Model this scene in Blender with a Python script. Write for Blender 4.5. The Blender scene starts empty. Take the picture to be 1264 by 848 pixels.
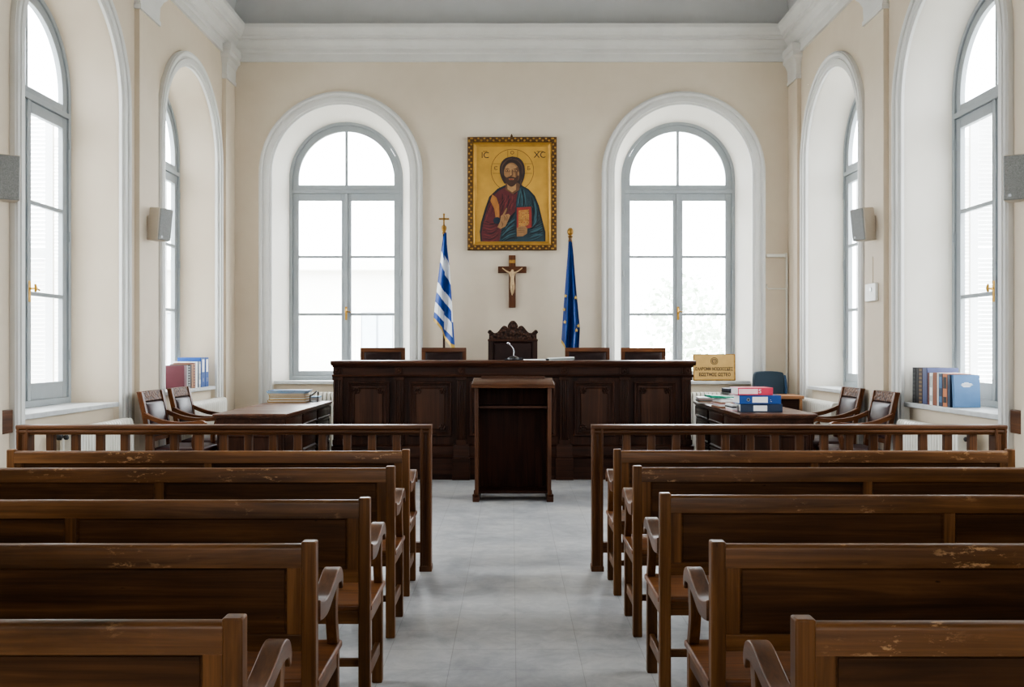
import bpy, bmesh, math, random
from mathutils import Vector, Matrix
random.seed(7)
PI = math.pi
SC = bpy.context.scene
COL = SC.collection
F, CX, HY, EYE = 1190.0, 631.5, 432.0, 1.5          # focal length in pixels, vanishing point, eye height

def wx(px, Y): return (px - CX) * Y / F
def wz(py, Y): return EYE - (py - HY) * Y / F

# ------------------------------------------------------------------ materials
def mat_new(name):
    m = bpy.data.materials.new(name); m.use_nodes = True
    nt = m.node_tree; b = nt.nodes['Principled BSDF']
    return m, nt, b

def srgb(r, g, b):
    f = lambda c: (c/255/12.92) if c/255 <= .04045 else ((c/255+.055)/1.055)**2.4
    return (f(r), f(g), f(b), 1)

def coords(nt, scale=(1, 1, 1), rnd=True):
    tc = nt.nodes.new('ShaderNodeTexCoord'); mp = nt.nodes.new('ShaderNodeMapping')
    mp.inputs['Scale'].default_value = scale
    if rnd:
        oi = nt.nodes.new('ShaderNodeObjectInfo'); ma = nt.nodes.new('ShaderNodeVectorMath'); ma.operation = 'ADD'
        mu = nt.nodes.new('ShaderNodeMath'); mu.operation = 'MULTIPLY'; mu.inputs[1].default_value = 37.0
        nt.links.new(oi.outputs['Random'], mu.inputs[0])
        nt.links.new(tc.outputs['Object'], ma.inputs[0]); nt.links.new(mu.outputs[0], ma.inputs[1])
        nt.links.new(ma.outputs[0], mp.inputs['Vector'])
    else:
        nt.links.new(tc.outputs['Object'], mp.inputs['Vector'])
    return mp.outputs['Vector']

def noise(nt, vec, scale, detail=4, rough=.55, dist=0):
    n = nt.nodes.new('ShaderNodeTexNoise'); n.inputs['Scale'].default_value = scale
    n.inputs['Detail'].default_value = detail; n.inputs['Roughness'].default_value = rough; n.inputs['Distortion'].default_value = dist
    nt.links.new(vec, n.inputs['Vector']); return n.outputs['Fac']

def ramp(nt, fac, stops):
    r = nt.nodes.new('ShaderNodeValToRGB'); e = r.color_ramp.elements
    while len(e) < len(stops): e.new(.5)
    for i, (p, c) in enumerate(stops): e[i].position = p; e[i].color = c
    nt.links.new(fac, r.inputs['Fac']); return r.outputs['Color']

def mix(nt, fac, a, b, mode='MIX'):
    m = nt.nodes.new('ShaderNodeMix'); m.data_type = 'RGBA'; m.blend_type = mode
    for k, v in ((0, fac), (6, a), (7, b)):
        if hasattr(v, 'is_linked'): nt.links.new(v, m.inputs[k])
        else: m.inputs[k].default_value = v
    return m.outputs[2]

def bump(nt, b, h, strength=.2, dist=.01):
    n = nt.nodes.new('ShaderNodeBump'); n.inputs['Strength'].default_value = strength; n.inputs['Distance'].default_value = dist
    nt.links.new(h, n.inputs['Height']); nt.links.new(n.outputs['Normal'], b.inputs['Normal'])

def plain(name, c, rough=.6, metal=0, spec=.5, var=.0, scale=6, bmp=0):
    m, nt, b = mat_new(name)
    b.inputs['Roughness'].default_value = rough; b.inputs['Metallic'].default_value = metal
    b.inputs['Specular IOR Level'].default_value = spec
    v = coords(nt); n = noise(nt, v, scale, 5)
    k = max(var, .03); d = tuple(x*(1-k*1.6) for x in c[:3]) + (1,); l = tuple(min(1, x*(1+k*1.6)) for x in c[:3]) + (1,)
    nt.links.new(ramp(nt, n, [(.3, d), (.7, l)]), b.inputs['Base Color'])
    if bmp: bump(nt, b, noise(nt, v, scale*6, 4), bmp, .004)
    return m

def wood(name, dark, mid, light, axis, rough=.33, worn=0, spec=.5, knots=True):
    m, nt, b = mat_new(name)
    sc = [9, 9, 9]; sc['xyz'.index(axis)] = .55
    v = coords(nt, tuple(sc))
    n1 = noise(nt, v, 1.1, 6, .62, 1.2)
    col = ramp(nt, n1, [(.28, dark), (.52, mid), (.75, light)])
    sf = [60, 60, 60]; sf['xyz'.index(axis)] = 1.6
    v2 = coords(nt, tuple(sf))
    n2 = noise(nt, v2, 1.5, 3)
    col = mix(nt, .55, col, ramp(nt, n2, [(.3, (.45, .42, .4, 1)), (.7, (1.12, 1.1, 1.08, 1))]), 'MULTIPLY')
    v3 = coords(nt, (1, 1, 1))
    n3 = noise(nt, v3, 2.2, 3)
    col = mix(nt, .6, col, ramp(nt, n3, [(.3, (.66, .62, .6, 1)), (.7, (1.15, 1.13, 1.1, 1))]), 'MULTIPLY')
    if knots:
        sk = [34, 34, 34]; sk['xyz'.index(axis)] = 17
        nk = noise(nt, coords(nt, tuple(sk)), 1.0, 2)
        col = mix(nt, ramp(nt, nk, [(.74, (0, 0, 0, 1)), (.80, (.75, .75, .75, 1))]), col, (dark[0]*.25, dark[1]*.25, dark[2]*.25, 1))
    if worn:
        sw = [40, 40, 40]; sw['xyz'.index(axis)] = 16
        nw = noise(nt, coords(nt, tuple(sw)), 1.0, 6, .7)
        na = noise(nt, coords(nt, (3, 3, 3)), 1.0, 2)
        ma = nt.nodes.new('ShaderNodeMath'); ma.operation = 'MULTIPLY'
        nt.links.new(ramp(nt, nw, [(.555, (0, 0, 0, 1)), (.62, (1, 1, 1, 1))]), ma.inputs[0])
        nt.links.new(ramp(nt, na, [(.53, (0, 0, 0, 1)), (.64, (worn, worn, worn, 1))]), ma.inputs[1])
        col = mix(nt, ma.outputs[0], col, srgb(178, 140, 100))
    nt.links.new(col, b.inputs['Base Color'])
    rr = nt.nodes.new('ShaderNodeMapRange'); rr.inputs[1].default_value = .3; rr.inputs[2].default_value = .7
    rr.inputs[3].default_value = max(.29, rough-.08); rr.inputs[4].default_value = max(.34, rough+.14)
    nt.links.new(n3, rr.inputs[0]); nt.links.new(rr.outputs[0], b.inputs['Roughness'])
    b.inputs['Specular IOR Level'].default_value = spec
    bump(nt, b, n2, .12, .003)
    return m

PD, PM, PL = srgb(60, 38, 18), srgb(105, 70, 38), srgb(140, 99, 60)
M = {}
for ax in 'xyz':
    M['pew_'+ax] = wood('pew_wood_'+ax, PD, PM, PL, ax, .38, spec=.2)
    M['rail_'+ax] = wood('railing_wood_'+ax, srgb(55, 32, 18), srgb(93, 60, 35), srgb(120, 80, 50), ax, .36, spec=.24, knots=False)
    M['bench_'+ax] = wood('bench_wood_'+ax, srgb(33, 18, 12), srgb(58, 35, 25), srgb(84, 54, 39), ax, .4, spec=.16, knots=False)
    M['lect_'+ax] = wood('lectern_wood_'+ax, srgb(46, 26, 16), srgb(82, 51, 32), srgb(108, 72, 48), ax, .4, spec=.22, knots=False)
    M['chair_'+ax] = wood('armchair_wood_'+ax, srgb(56, 30, 15), srgb(98, 58, 31), srgb(128, 82, 48), ax, .36, spec=.22, knots=False)
M['pew_worn'] = wood('pew_wood_worn', PD, PM, PL, 'x', .32, worn=.75, spec=.3, knots=False)
M['bench_panel'] = wood('bench_panel_wood', srgb(38, 21, 13), srgb(67, 41, 27), srgb(92, 60, 42), 'z', .38, spec=.2, knots=False)
M['bench_top'] = wood('bench_top_wood', srgb(44, 22, 13), srgb(72, 40, 25), srgb(96, 58, 38), 'x', .3, spec=.4, knots=False)
M['desk_top'] = wood('desk_top_wood', srgb(58, 32, 20), srgb(88, 54, 36), srgb(112, 74, 52), 'y', .3, spec=.45, knots=False)
M['pew_panel'] = wood('pew_wood_panel', srgb(43, 26, 12), srgb(78, 50, 26), srgb(108, 73, 41), 'x', .5, spec=.16)
M['pew_seat'] = wood('pew_wood_seat', srgb(70, 40, 19), srgb(112, 70, 37), srgb(140, 95, 55), 'x', .3, spec=.32)
M['pew_arm'] = wood('pew_wood_arm', srgb(66, 39, 20), srgb(104, 68, 40), srgb(132, 92, 58), 'y', .27, spec=.32)
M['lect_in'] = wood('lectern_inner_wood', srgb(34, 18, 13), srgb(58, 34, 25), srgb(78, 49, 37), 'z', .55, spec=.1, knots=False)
M['oak'] = wood('small_table_wood', srgb(96, 62, 36), srgb(150, 104, 66), srgb(186, 140, 96), 'x', .35, knots=False)
M['wall'] = None

def wall_mat(name, c, c2):
    m, nt, b = mat_new(name)
    v = coords(nt, rnd=False)
    n = noise(nt, v, .55, 5, .6); n2 = noise(nt, v, 5, 4)
    col = ramp(nt, n, [(.3, c), (.7, c2)])
    col = mix(nt, .35, col, ramp(nt, n2, [(.3, (.93, .92, .91, 1)), (.7, (1, 1, 1, 1))]), 'MULTIPLY')
    nt.links.new(col, b.inputs['Base Color']); b.inputs['Roughness'].default_value = .75; b.inputs['Specular IOR Level'].default_value = .25
    bump(nt, b, noise(nt, v, 14, 5), .06, .01)
    return m
M['wall'] = wall_mat('painted_plaster_wall', srgb(207, 193, 173), srgb(217, 205, 187))
M['reveal'] = wall_mat('white_reveal_plaster', srgb(224, 219, 209), srgb(232, 228, 220))
M['ceil'] = wall_mat('ceiling_plaster', srgb(186, 187, 187), srgb(198, 198, 198))
M['trim'] = plain('white_trim_paint', srgb(210, 209, 205), .55, var=.02, scale=3)
M['stone'] = plain('sill_marble', srgb(196, 198, 198), .35, var=.08, scale=9)
M['frame'] = plain('grey_window_paint', srgb(157, 163, 166), .45, var=.03)
M['shutter'] = plain('pale_shutter_paint', srgb(244, 245, 245), .6, var=.01)
M['rad'] = plain('radiator_enamel', srgb(216, 213, 203), .35, var=.02)
M['brass'] = plain('brass', srgb(176, 138, 66), .3, 1, var=.08, scale=30)
M['gold'] = plain('antique_gold', srgb(150, 112, 52), .42, .55, var=.25, scale=26)
M['gilt'] = plain('gilded_wood', srgb(176, 134, 62), .38, .45, var=.1, scale=8)
M['golddark'] = plain('dark_gold_carving', srgb(92, 64, 30), .5, .35, var=.35, scale=40)
M['leather'] = plain('brown_leather', srgb(52, 31, 30), .33, spec=.13, var=.14, scale=14, bmp=.12)
M['leatherd'] = plain('dark_leather', srgb(40, 25, 22), .45, spec=.16, var=.14, scale=14, bmp=.12)
M['black'] = plain('black_plastic', srgb(24, 24, 27), .4)
M['steel'] = plain('brushed_steel', srgb(170, 172, 175), .28, 1)
M['white'] = plain('white_paper', srgb(232, 232, 230), .7)
M['plastic'] = plain('white_plastic', srgb(226, 225, 220), .4)
M['cream'] = plain('cream_card', srgb(196, 172, 122), .7, var=.06)
M['ltan'] = plain('tan_card', srgb(178, 146, 92), .7, var=.06)
M['ltblue'] = plain('light_blue_card', srgb(112, 172, 214), .55, var=.06)
M['spkbody'] = plain('beige_speaker_shell', srgb(188, 178, 164), .5)
M['bgold'] = plain('plaque_brass', srgb(196, 160, 98), .42, .3, var=.05, scale=12)
M['ink'] = plain('dark_engraving', srgb(48, 34, 22), .6)
def colr(key, r, g, b, rough=.55, var=.05): M[key] = plain('cover_'+key, srgb(r, g, b), rough, var=var, scale=12)
colr('burgundy', 96, 44, 54); colr('darkbrown', 62, 40, 30); colr('tanleather', 170, 118, 78); colr('maroon', 92, 38, 30)
colr('royal', 10, 66, 134, .45); colr('navy', 34, 50, 74, .4); colr('pink', 196, 52, 80, .4); colr('palepink', 232, 196, 198)
colr('green', 24, 142, 112, .45); colr('blackb', 26, 25, 27); colr('violet', 70, 76, 110); colr('skyblue', 82, 116, 154); colr('orange', 190, 118, 76)
colr('brownb', 132, 76, 50); colr('darkgrey', 58, 58, 56); colr('dullgilt', 112, 90, 58); colr('silver', 176, 178, 176); colr('brownpaper', 150, 110, 84); colr('greyg', 120, 126, 120)

def speaker_grille():
    m, nt, b = mat_new('speaker_grille')
    v = coords(nt, (1, 1, 1)); w = nt.nodes.new('ShaderNodeTexVoronoi'); w.inputs['Scale'].default_value = 260
    nt.links.new(v, w.inputs['Vector'])
    nt.links.new(ramp(nt, w.outputs['Distance'], [(.2, srgb(86, 88, 88)), (.6, srgb(150, 151, 149))]), b.inputs['Base Color'])
    b.inputs['Roughness'].default_value = .5; return m
M['grille'] = speaker_grille()

def glass_mat():
    m = bpy.data.materials.new('window_glass'); m.use_nodes = True; nt = m.node_tree; nt.nodes.clear()
    o = nt.nodes.new('ShaderNodeOutputMaterial'); t = nt.nodes.new('ShaderNodeBsdfTransparent'); g = nt.nodes.new('ShaderNodeBsdfGlossy')
    t.inputs['Color'].default_value = (.97, .985, .985, 1); g.inputs['Roughness'].default_value = .02
    lw = nt.nodes.new('ShaderNodeLayerWeight'); lw.inputs['Blend'].default_value = .5
    pw = nt.nodes.new('ShaderNodeMath'); pw.operation = 'POWER'; pw.inputs[1].default_value = 4.0; nt.links.new(lw.outputs['Facing'], pw.inputs[0])
    fr = nt.nodes.new('ShaderNodeMath'); fr.operation = 'MULTIPLY_ADD'; fr.inputs[1].default_value = .75; fr.inputs[2].default_value = .05; nt.links.new(pw.outputs[0], fr.inputs[0])
    mx = nt.nodes.new('ShaderNodeMixShader'); nt.links.new(fr.outputs[0], mx.inputs[0]); nt.links.new(t.outputs[0], mx.inputs[1]); nt.links.new(g.outputs[0], mx.inputs[2])
    nt.links.new(mx.outputs[0], o.inputs['Surface']); return m
M['glass'] = glass_mat()

def floor_mat():
    m, nt, b = mat_new('grey_floor_tiles')
    v = coords(nt, rnd=False)
    br = nt.nodes.new('ShaderNodeTexBrick'); br.offset = 0; br.squash = 1
    br.inputs['Scale'].default_value = 1; br.inputs['Brick Width'].default_value = .3136; br.inputs['Row Height'].default_value = .3136
    br.inputs['Mortar Size'].default_value = .0022; br.inputs['Mortar Smooth'].default_value = .3; br.inputs['Bias'].default_value = 0
    br.inputs['Color1'].default_value = (1, 1, 1, 1); br.inputs['Color2'].default_value = (.9, .9, .905, 1); br.inputs['Mortar'].default_value = (.58, .57, .55, 1)
    mp = nt.nodes.new('ShaderNodeMapping'); mp.inputs['Location'].default_value = (-.02, -.13, 0)
    nt.links.new(v, mp.inputs['Vector']); nt.links.new(mp.outputs[0], br.inputs['Vector'])
    n = noise(nt, v, 1.3, 6, .65, .6); n2 = noise(nt, v, 9, 6, .7, .8)
    base = ramp(nt, n, [(.3, srgb(146, 148, 152)), (.5, srgb(172, 173, 175)), (.72, srgb(192, 191, 188))])
    base = mix(nt, .75, base, ramp(nt, n2, [(.3, (.66, .66, .67, 1)), (.62, (1.06, 1.05, 1.03, 1))]), 'MULTIPLY')
    nt.links.new(mix(nt, .8, base, br.outputs['Color'], 'MULTIPLY'), b.inputs['Base Color'])
    rr = nt.nodes.new('ShaderNodeMapRange'); rr.inputs[3].default_value = .30; rr.inputs[4].default_value = .55
    nt.links.new(n2, rr.inputs[0]); nt.links.new(rr.outputs[0], b.inputs['Roughness'])
    return m
M['floor'] = floor_mat()

def carved(name, c1, c2):
    m, nt, b = mat_new(name); v = coords(nt)
    w = nt.nodes.new('ShaderNodeTexVoronoi'); w.inputs['Scale'].default_value = 32; nt.links.new(v, w.inputs['Vector'])
    nt.links.new(ramp(nt, w.outputs['Distance'], [(.1, c2), (.75, c1)]), b.inputs['Base Color'])
    b.inputs['Roughness'].default_value = .55; b.inputs['Specular IOR Level'].default_value = .2; bump(nt, b, w.outputs['Distance'], .8, -.012); return m
M['carved'] = carved('carved_walnut', srgb(30, 18, 13), srgb(84, 56, 42))
M['carvedl'] = carved('carved_chair_wood', srgb(64, 38, 24), srgb(118, 80, 54))

# ------------------------------------------------------------------ mesh builder
class MB:
    def __init__(s): s.bm = bmesh.new(); s.mi = 0
    def face(s, vs):
        try: f = s.bm.faces.new(vs); f.material_index = s.mi; return f
        except ValueError: return None
    def box(s, x0, x1, y0, y1, z0, z1):
        if x0 > x1: x0, x1 = x1, x0
        if y0 > y1: y0, y1 = y1, y0
        v = [s.bm.verts.new((x, y, z)) for x in (x0, x1) for y in (y0, y1) for z in (z0, z1)]
        for q in ((0, 1, 3, 2), (4, 6, 7, 5), (0, 4, 5, 1), (2, 3, 7, 6), (0, 2, 6, 4), (1, 5, 7, 3)): s.face([v[i] for i in q])
        return s
    def hull8(s, bot, top):                       # two quads of points
        v = [s.bm.verts.new(p) for p in list(bot)+list(top)]
        for q in ((0, 3, 2, 1), (4, 5, 6, 7), (0, 1, 5, 4), (1, 2, 6, 5), (2, 3, 7, 6), (3, 0, 4, 7)): s.face([v[i] for i in q])
        return s
    def prism(s, pts, fn, a, b):                  # 2D outline extruded between a and b; fn(u, v, w) -> point
        A = [s.bm.verts.new(fn(u, v, a)) for u, v in pts]; B = [s.bm.verts.new(fn(u, v, b)) for u, v in pts]
        n = len(pts); s.face(A[::-1]); s.face(B)
        for i in range(n): s.face([A[i], A[(i+1) % n], B[(i+1) % n], B[i]])
        return s
    def loops(s, L, closed=True, cap0=False, cap1=False):
        V = [[s.bm.verts.new(p) for p in l] for l in L]
        for a, b in zip(V, V[1:]):
            n = len(a)
            for i in range(n if closed else n-1): s.face([a[i], a[(i+1) % n], b[(i+1) % n], b[i]])
        if cap0: s.face(V[0][::-1])
        if cap1: s.face(V[-1])
        return s
    def rect(s, fn, x0, x1, z0, z1, prof, cap=True):   # mitred rectangular moulding; prof = (inset, height)
        return s.loops([[fn(x0+i, z0+i, h), fn(x1-i, z0+i, h), fn(x1-i, z1-i, h), fn(x0+i, z1-i, h)] for i, h in prof], True, False, cap)
    def lathe(s, prof, c=(0, 0, 0), n=16, axis='z'):
        L = []
        for r, h in prof:
            l = []
            for k in range(n):
                a = 2*PI*k/n; p = (r*math.cos(a), r*math.sin(a), h)
                if axis == 'x': p = (p[2], p[0], p[1])
                if axis == 'y': p = (p[0], p[2], p[1])
                l.append((p[0]+c[0], p[1]+c[1], p[2]+c[2]))
            L.append(l)
        return s.loops(L, True, True, True)
    def tube(s, pts, r, n=8, flat=None):
        pts = [Vector(p) for p in pts]; L = []
        for i, p in enumerate(pts):
            t = (pts[min(i+1, len(pts)-1)] - pts[max(i-1, 0)]).normalized()
            up = Vector((0, 0, 1)) if abs(t.z) < .95 else Vector((0, 1, 0))
            u = t.cross(up).normalized(); w = u.cross(t).normalized()
            rr = r[i] if isinstance(r, (list, tuple)) else r
            if flat: a, b = flat; L.append([p+u*a+w*b, p-u*a+w*b, p-u*a-w*b, p+u*a-w*b])
            else: L.append([p+(u*math.cos(2*PI*k/n)+w*math.sin(2*PI*k/n))*rr for k in range(n)])
        return s.loops(L, True, True, True)
    def ball(s, c, r, n=10, sc=(1, 1, 1)):
        m = max(4, n//2); L = []
        for j in range(1, m):
            t = PI*j/m
            L.append([(c[0]+sc[0]*r*math.sin(t)*math.cos(2*PI*k/n), c[1]+sc[1]*r*math.sin(t)*math.sin(2*PI*k/n), c[2]-sc[2]*r*math.cos(t)) for k in range(n)])
        return s.loops(L, True, True, True)
    def build(s, name, mats, parent=None, bevel=0, smooth=True, loc=None, seg=2, ang=38):
        bmesh.ops.recalc_face_normals(s.bm, faces=s.bm.faces)
        me = bpy.data.meshes.new(name); s.bm.to_mesh(me); s.bm.free()
        for m in (mats if isinstance(mats, (list, tuple)) else [mats]): me.materials.append(m)
        if smooth and len(me.polygons):
            me.polygons.foreach_set('use_smooth', [True]*len(me.polygons)); me.set_sharp_from_angle(angle=math.radians(ang))
        o = bpy.data.objects.new(name, me); COL.objects.link(o)
        if parent: o.parent = parent
        if loc: o.location = loc
        if bevel:
            b = o.modifiers.new('edge', 'BEVEL'); b.width = bevel; b.segments = seg; b.limit_method = 'ANGLE'; b.angle_limit = math.radians(40)
        return o

def tag(o, label=None, cat=None, group=None, kind=None):
    if label: o['label'] = label
    if cat: o['category'] = cat
    if group: o['group'] = group
    if kind: o['kind'] = kind
    return o

def empty(name, loc=(0, 0, 0), rz=0):
    o = bpy.data.objects.new(name, None); COL.objects.link(o); o.location = loc; o.rotation_euler = (0, 0, rz); o.empty_display_size = .1
    return o
def thing(name, label, cat, loc=(0, 0, 0), rz=0, group=None): return tag(empty(name, loc, rz), label, cat, group)
def struct(o, label=None): o['kind'] = 'structure'; (label and o.__setitem__('label', label)); return o

CHILD = {}
def dup(root, loc, rz=None, label=None):
    r = root.copy(); COL.objects.link(r); r.location = loc
    if rz is not None: r.rotation_euler = (0, 0, rz)
    if label: r['label'] = label
    for ch in list(root.children):
        c = ch.copy(); COL.objects.link(c); c.parent = r
        for g in list(ch.children):
            d = g.copy(); COL.objects.link(d); d.parent = c
    return r

def spline(pts, n=6):                            # Catmull-Rom through 2D or 3D points
    P = [Vector(p) for p in pts]; P = [P[0]*2-P[1]] + P + [P[-1]*2-P[-2]]; out = []
    for i in range(1, len(P)-2):
        for k in range(n):
            t = k/n; a, b, c, d = P[i-1:i+3]
            out.append(.5*((2*b)+(c-a)*t+(2*a-5*b+4*c-d)*t*t+(3*b-a-3*c+d)*t**3))
    out.append(P[-2]); return [tuple(p) for p in out]

def text(name, body, size, loc, rot, m, parent, ext=.0008, align='CENTER', sx=1, fit=0, bold=0):
    c = bpy.data.curves.new(name, 'FONT'); c.body = body; c.size = size; c.align_x = align; c.align_y = 'CENTER'; c.extrude = ext; c.offset = bold; c.materials.append(m)
    t = bpy.data.objects.new(name, c)
    COL.objects.link(t)
    me = bpy.data.meshes.new_from_object(t.evaluated_get(bpy.context.evaluated_depsgraph_get()))
    bpy.data.objects.remove(t)
    o = bpy.data.objects.new(name, me); COL.objects.link(o); o.parent = parent; o.location = loc; o.rotation_euler = rot; o.scale = (fit/max(o.dimensions.x, .001) if fit else sx, 1, 1)
    return o

# ------------------------------------------------------------------ the room
XW, YB, YR, ZT = 3.9, 13.4, -4.0, 7.4             # side walls, back wall, rear wall, ceiling
SPR, RO, RW, DEP = 3.95, .965, .80, .43           # arch spring, reveal radius at wall, at window, depth
SIDE_Y = (8.62, 11.72)                            # side window centres
FILL_Y = (5.5,)  # unseen side windows, added to light the pew backs
BACK_X = (-2.37, 2.385)
TOPW = 6.2

def arch_line(r, z0=0, n=36):
    p = [(-r, z0)] + [(-r*math.cos(PI*k/n), SPR+r*math.sin(PI*k/n)) for k in range(n+1)] + [(r, z0)]
    return p

def wall_sheet(mb, fn, a0, a1, centres, top):     # fn(a, d, z): along the wall, depth outwards, height
    edges = [a0]
    for c in sorted(centres): edges += [c-RO, c+RO]
    edges.append(a1)
    for i in range(0, len(edges), 2):
        mb.face([mb.bm.verts.new(fn(a, 0, z)) for a, z in ((edges[i], 0), (edges[i+1], 0), (edges[i+1], top), (edges[i], top))])
    for c in centres:
        n = 36
        for k in range(n):
            t0, t1 = PI*k/n, PI*(k+1)/n
            A = (c-RO*math.cos(t0), SPR+RO*math.sin(t0)); B = (c-RO*math.cos(t1), SPR+RO*math.sin(t1))
            mb.face([mb.bm.verts.new(fn(a, 0, z)) for a, z in (A, B, (B[0], top), (A[0], top))])
        mb.mi = 1; mb.loops([[fn(c+a, d, z) for a, z in arch_line(r)] for r, d in ((RO, 0), (RW, DEP+.02))], closed=False); mb.mi = 0

fn_left = lambda a, d, z: (-XW-d, a, z)
fn_right = lambda a, d, z: (XW+d, a, z)
fn_back = lambda a, d, z: (a, YB+d, z)
fn_rear = lambda a, d, z: (a, YR-d, z)
FILL_REAR_X = (-2.0, 2.0)  # rear-wall windows invented to throw light on the pew backs

SILLZ = {}
def apron(mb, fn, c, zs): # masonry under a sill
    r = RO-.02
    bot = [fn(c-r, .05, 0), fn(c+r, .05, 0), fn(c+RW+.02, DEP+.1, 0), fn(c-RW-.02, DEP+.1, 0)]
    top = [fn(c-r, .05, zs-.04), fn(c+r, .05, zs-.04), fn(c+RW+.02, DEP+.1, zs-.04), fn(c-RW-.02, DEP+.1, zs-.04)]
    mb.hull8(bot, top)

for nm, fn, a0, a1, cs, zs in (('wall_left', fn_left, YR, YB, FILL_Y+SIDE_Y, (1.0, .985, 1.03)), ('wall_right', fn_right, YR, YB, FILL_Y+SIDE_Y, (1.0, .985, 1.03)), ('wall_back', fn_back, -XW, XW, BACK_X, (1.07, 1.07)), ('wall_rear', fn_rear, -XW, XW, FILL_REAR_X, (1.0, 1.0))):
    mb = MB(); wall_sheet(mb, fn, a0, a1, cs, TOPW)
    for c, z in zip(cs, zs): apron(mb, fn, c, z)
    struct(mb.build(nm, [M['wall'], M['reveal' if nm != 'wall_left' else 'wall']]))
mb = MB(); mb.box(-XW-.6, XW+.6, YR-.2, YB+.6, -.12, 0); struct(mb.build('floor', M['floor']))

# coved ceiling
mb = MB(); L = []
R = 1.25; zc0 = 5.9
for k in range(13):
    t = PI/2*k/12; i = .03+R*(1-math.cos(t)); z = zc0+R*math.sin(t)
    L.append([(-XW+i, YR+i, z), (XW-i, YR+i, z), (XW-i, YB-i, z), (-XW+i, YB-i, z)])
mb.loops(L, True, False, True); struct(mb.build('ceiling', M['ceil']))
mb = MB(); mb.box(-XW-.1, XW+.1, YR-.1, YB+.1, 7.3, 7.4); mb.box(-XW-.1, -XW-.02, YR, YB, 5.9, 7.3); mb.box(XW+.02, XW+.1, YR, YB, 5.9, 7.3); mb.box(-XW, XW, YB+.02, YB+.1, 5.9, 7.3); mb.box(-XW, XW, YR-.1, YR-.02, 5.9, 7.3)
struct(mb.build('roof', M['ceil']))

# cornice (profile: projection, height)
CP = [(.0, 5.50), (.035, 5.50), (.035, 5.60), (.06, 5.615), (.06, 5.66), (.085, 5.67), (.10, 5.70), (.15, 5.745), (.155, 5.76), (.19, 5.765), (.19, 5.80), (.215, 5.81), (.23, 5.85), (.26, 5.89), (.265, 5.90), (.265, 5.95), (.0, 5.96)]
for nm, f in (('trim_1', lambda p, z, e: (-XW+p, YR+.0 if e == 0 else YB-p, z)), ('trim_2', lambda p, z, e: (XW-p, YR if e == 0 else YB-p, z)), ('trim_3', lambda p, z, e: (-XW+p if e == 0 else XW-p, YB-p, z)), ('trim_4', lambda p, z, e: (-XW if e == 0 else XW, YR+p, z))):
    mb = MB(); mb.loops([[f(p, z, 0) for p, z in CP], [f(p, z, 1) for p, z in CP]], closed=False)
    struct(mb.build(nm, M['trim'], smooth=False), 'white moulded plaster cornice')

# pilasters on the side walls, with tapering capitals
tn = 5
for s in (-1, 1):
    for y0, y1, zcap in ((9.97, 10.5, 5.03), (12.99, YB, 5.16), (6.82, 7.28, 5.03)):
        mb = MB(); fx = lambda d: s*(XW-d)
        mb.box(fx(-.01), fx(.055), y0, y1, 0, zcap)
        struct(mb.build('trim_%d' % tn, M['wall'], bevel=.004), 'flat painted pilaster shaft'); tn += 1
        mb = MB(); e = .0
        prof = [(.06, zcap), (.075, zcap+.0), (.075, zcap+.045), (.065, zcap+.06), (.07, zcap+.2), (.10, zcap+.27), (.13, zcap+.30), (.13, zcap+.36), (.15, zcap+.38), (.15, zcap+.46)]
        yl = lambda d: y1+(d-.055) if y1 < YB else YB-.002
        mb.loops([[(fx(-.005), y0-(d-.055), z), (fx(d), y0-(d-.055), z), (fx(d), yl(d), z), (fx(-.005), yl(d), z)] for d, z in prof], True, True, True)
        struct(mb.build('trim_%d' % tn, M['trim'], smooth=False), 'white pilaster capital'); tn += 1

# arch surrounds
AP = [(.955, 0), (.955, .03), (.985, .036), (.99, .05), (1.045, .052), (1.05, .04), (1.075, .038), (1.08, .055), (1.10, .066), (1.122, .062), (1.128, .045), (1.135, .045), (1.135, 0)]
def surround(fn, c):
    global tn
    mb = MB(); mb.loops([[fn(c+a, -d, z) for a, z in arch_line(r)] for r, d in AP], closed=False)
    struct(mb.build('trim_%d' % tn, M['trim']), 'white moulded arch surround'); tn += 1
for c in SIDE_Y+FILL_Y: surround(fn_left, c); surround(fn_right, c)
for c in BACK_X: surround(fn_back, c)

# windows: local x along the wall, y outwards, z height; origin on the floor at the glass plane
def ring(mb, r0, r1, y0, y1, z0, cap=True):
    n = 36
    a = arch_line(r0, z0, n); b = arch_line(r1, z0, n)
    mb.loops([[(x, y0, z) for x, z in a], [(x, y0, z) for x, z in b], [(x, y1, z) for x, z in b], [(x, y1, z) for x, z in a], [(x, y0, z) for x, z in a]], closed=False)
    for sgn in (0, -1):
        mb.face([mb.bm.verts.new(p) for p in ((a[sgn][0], y0, z0), (b[sgn][0], y0, z0), (b[sgn][0], y1, z0), (a[sgn][0], y1, z0))])

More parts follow.
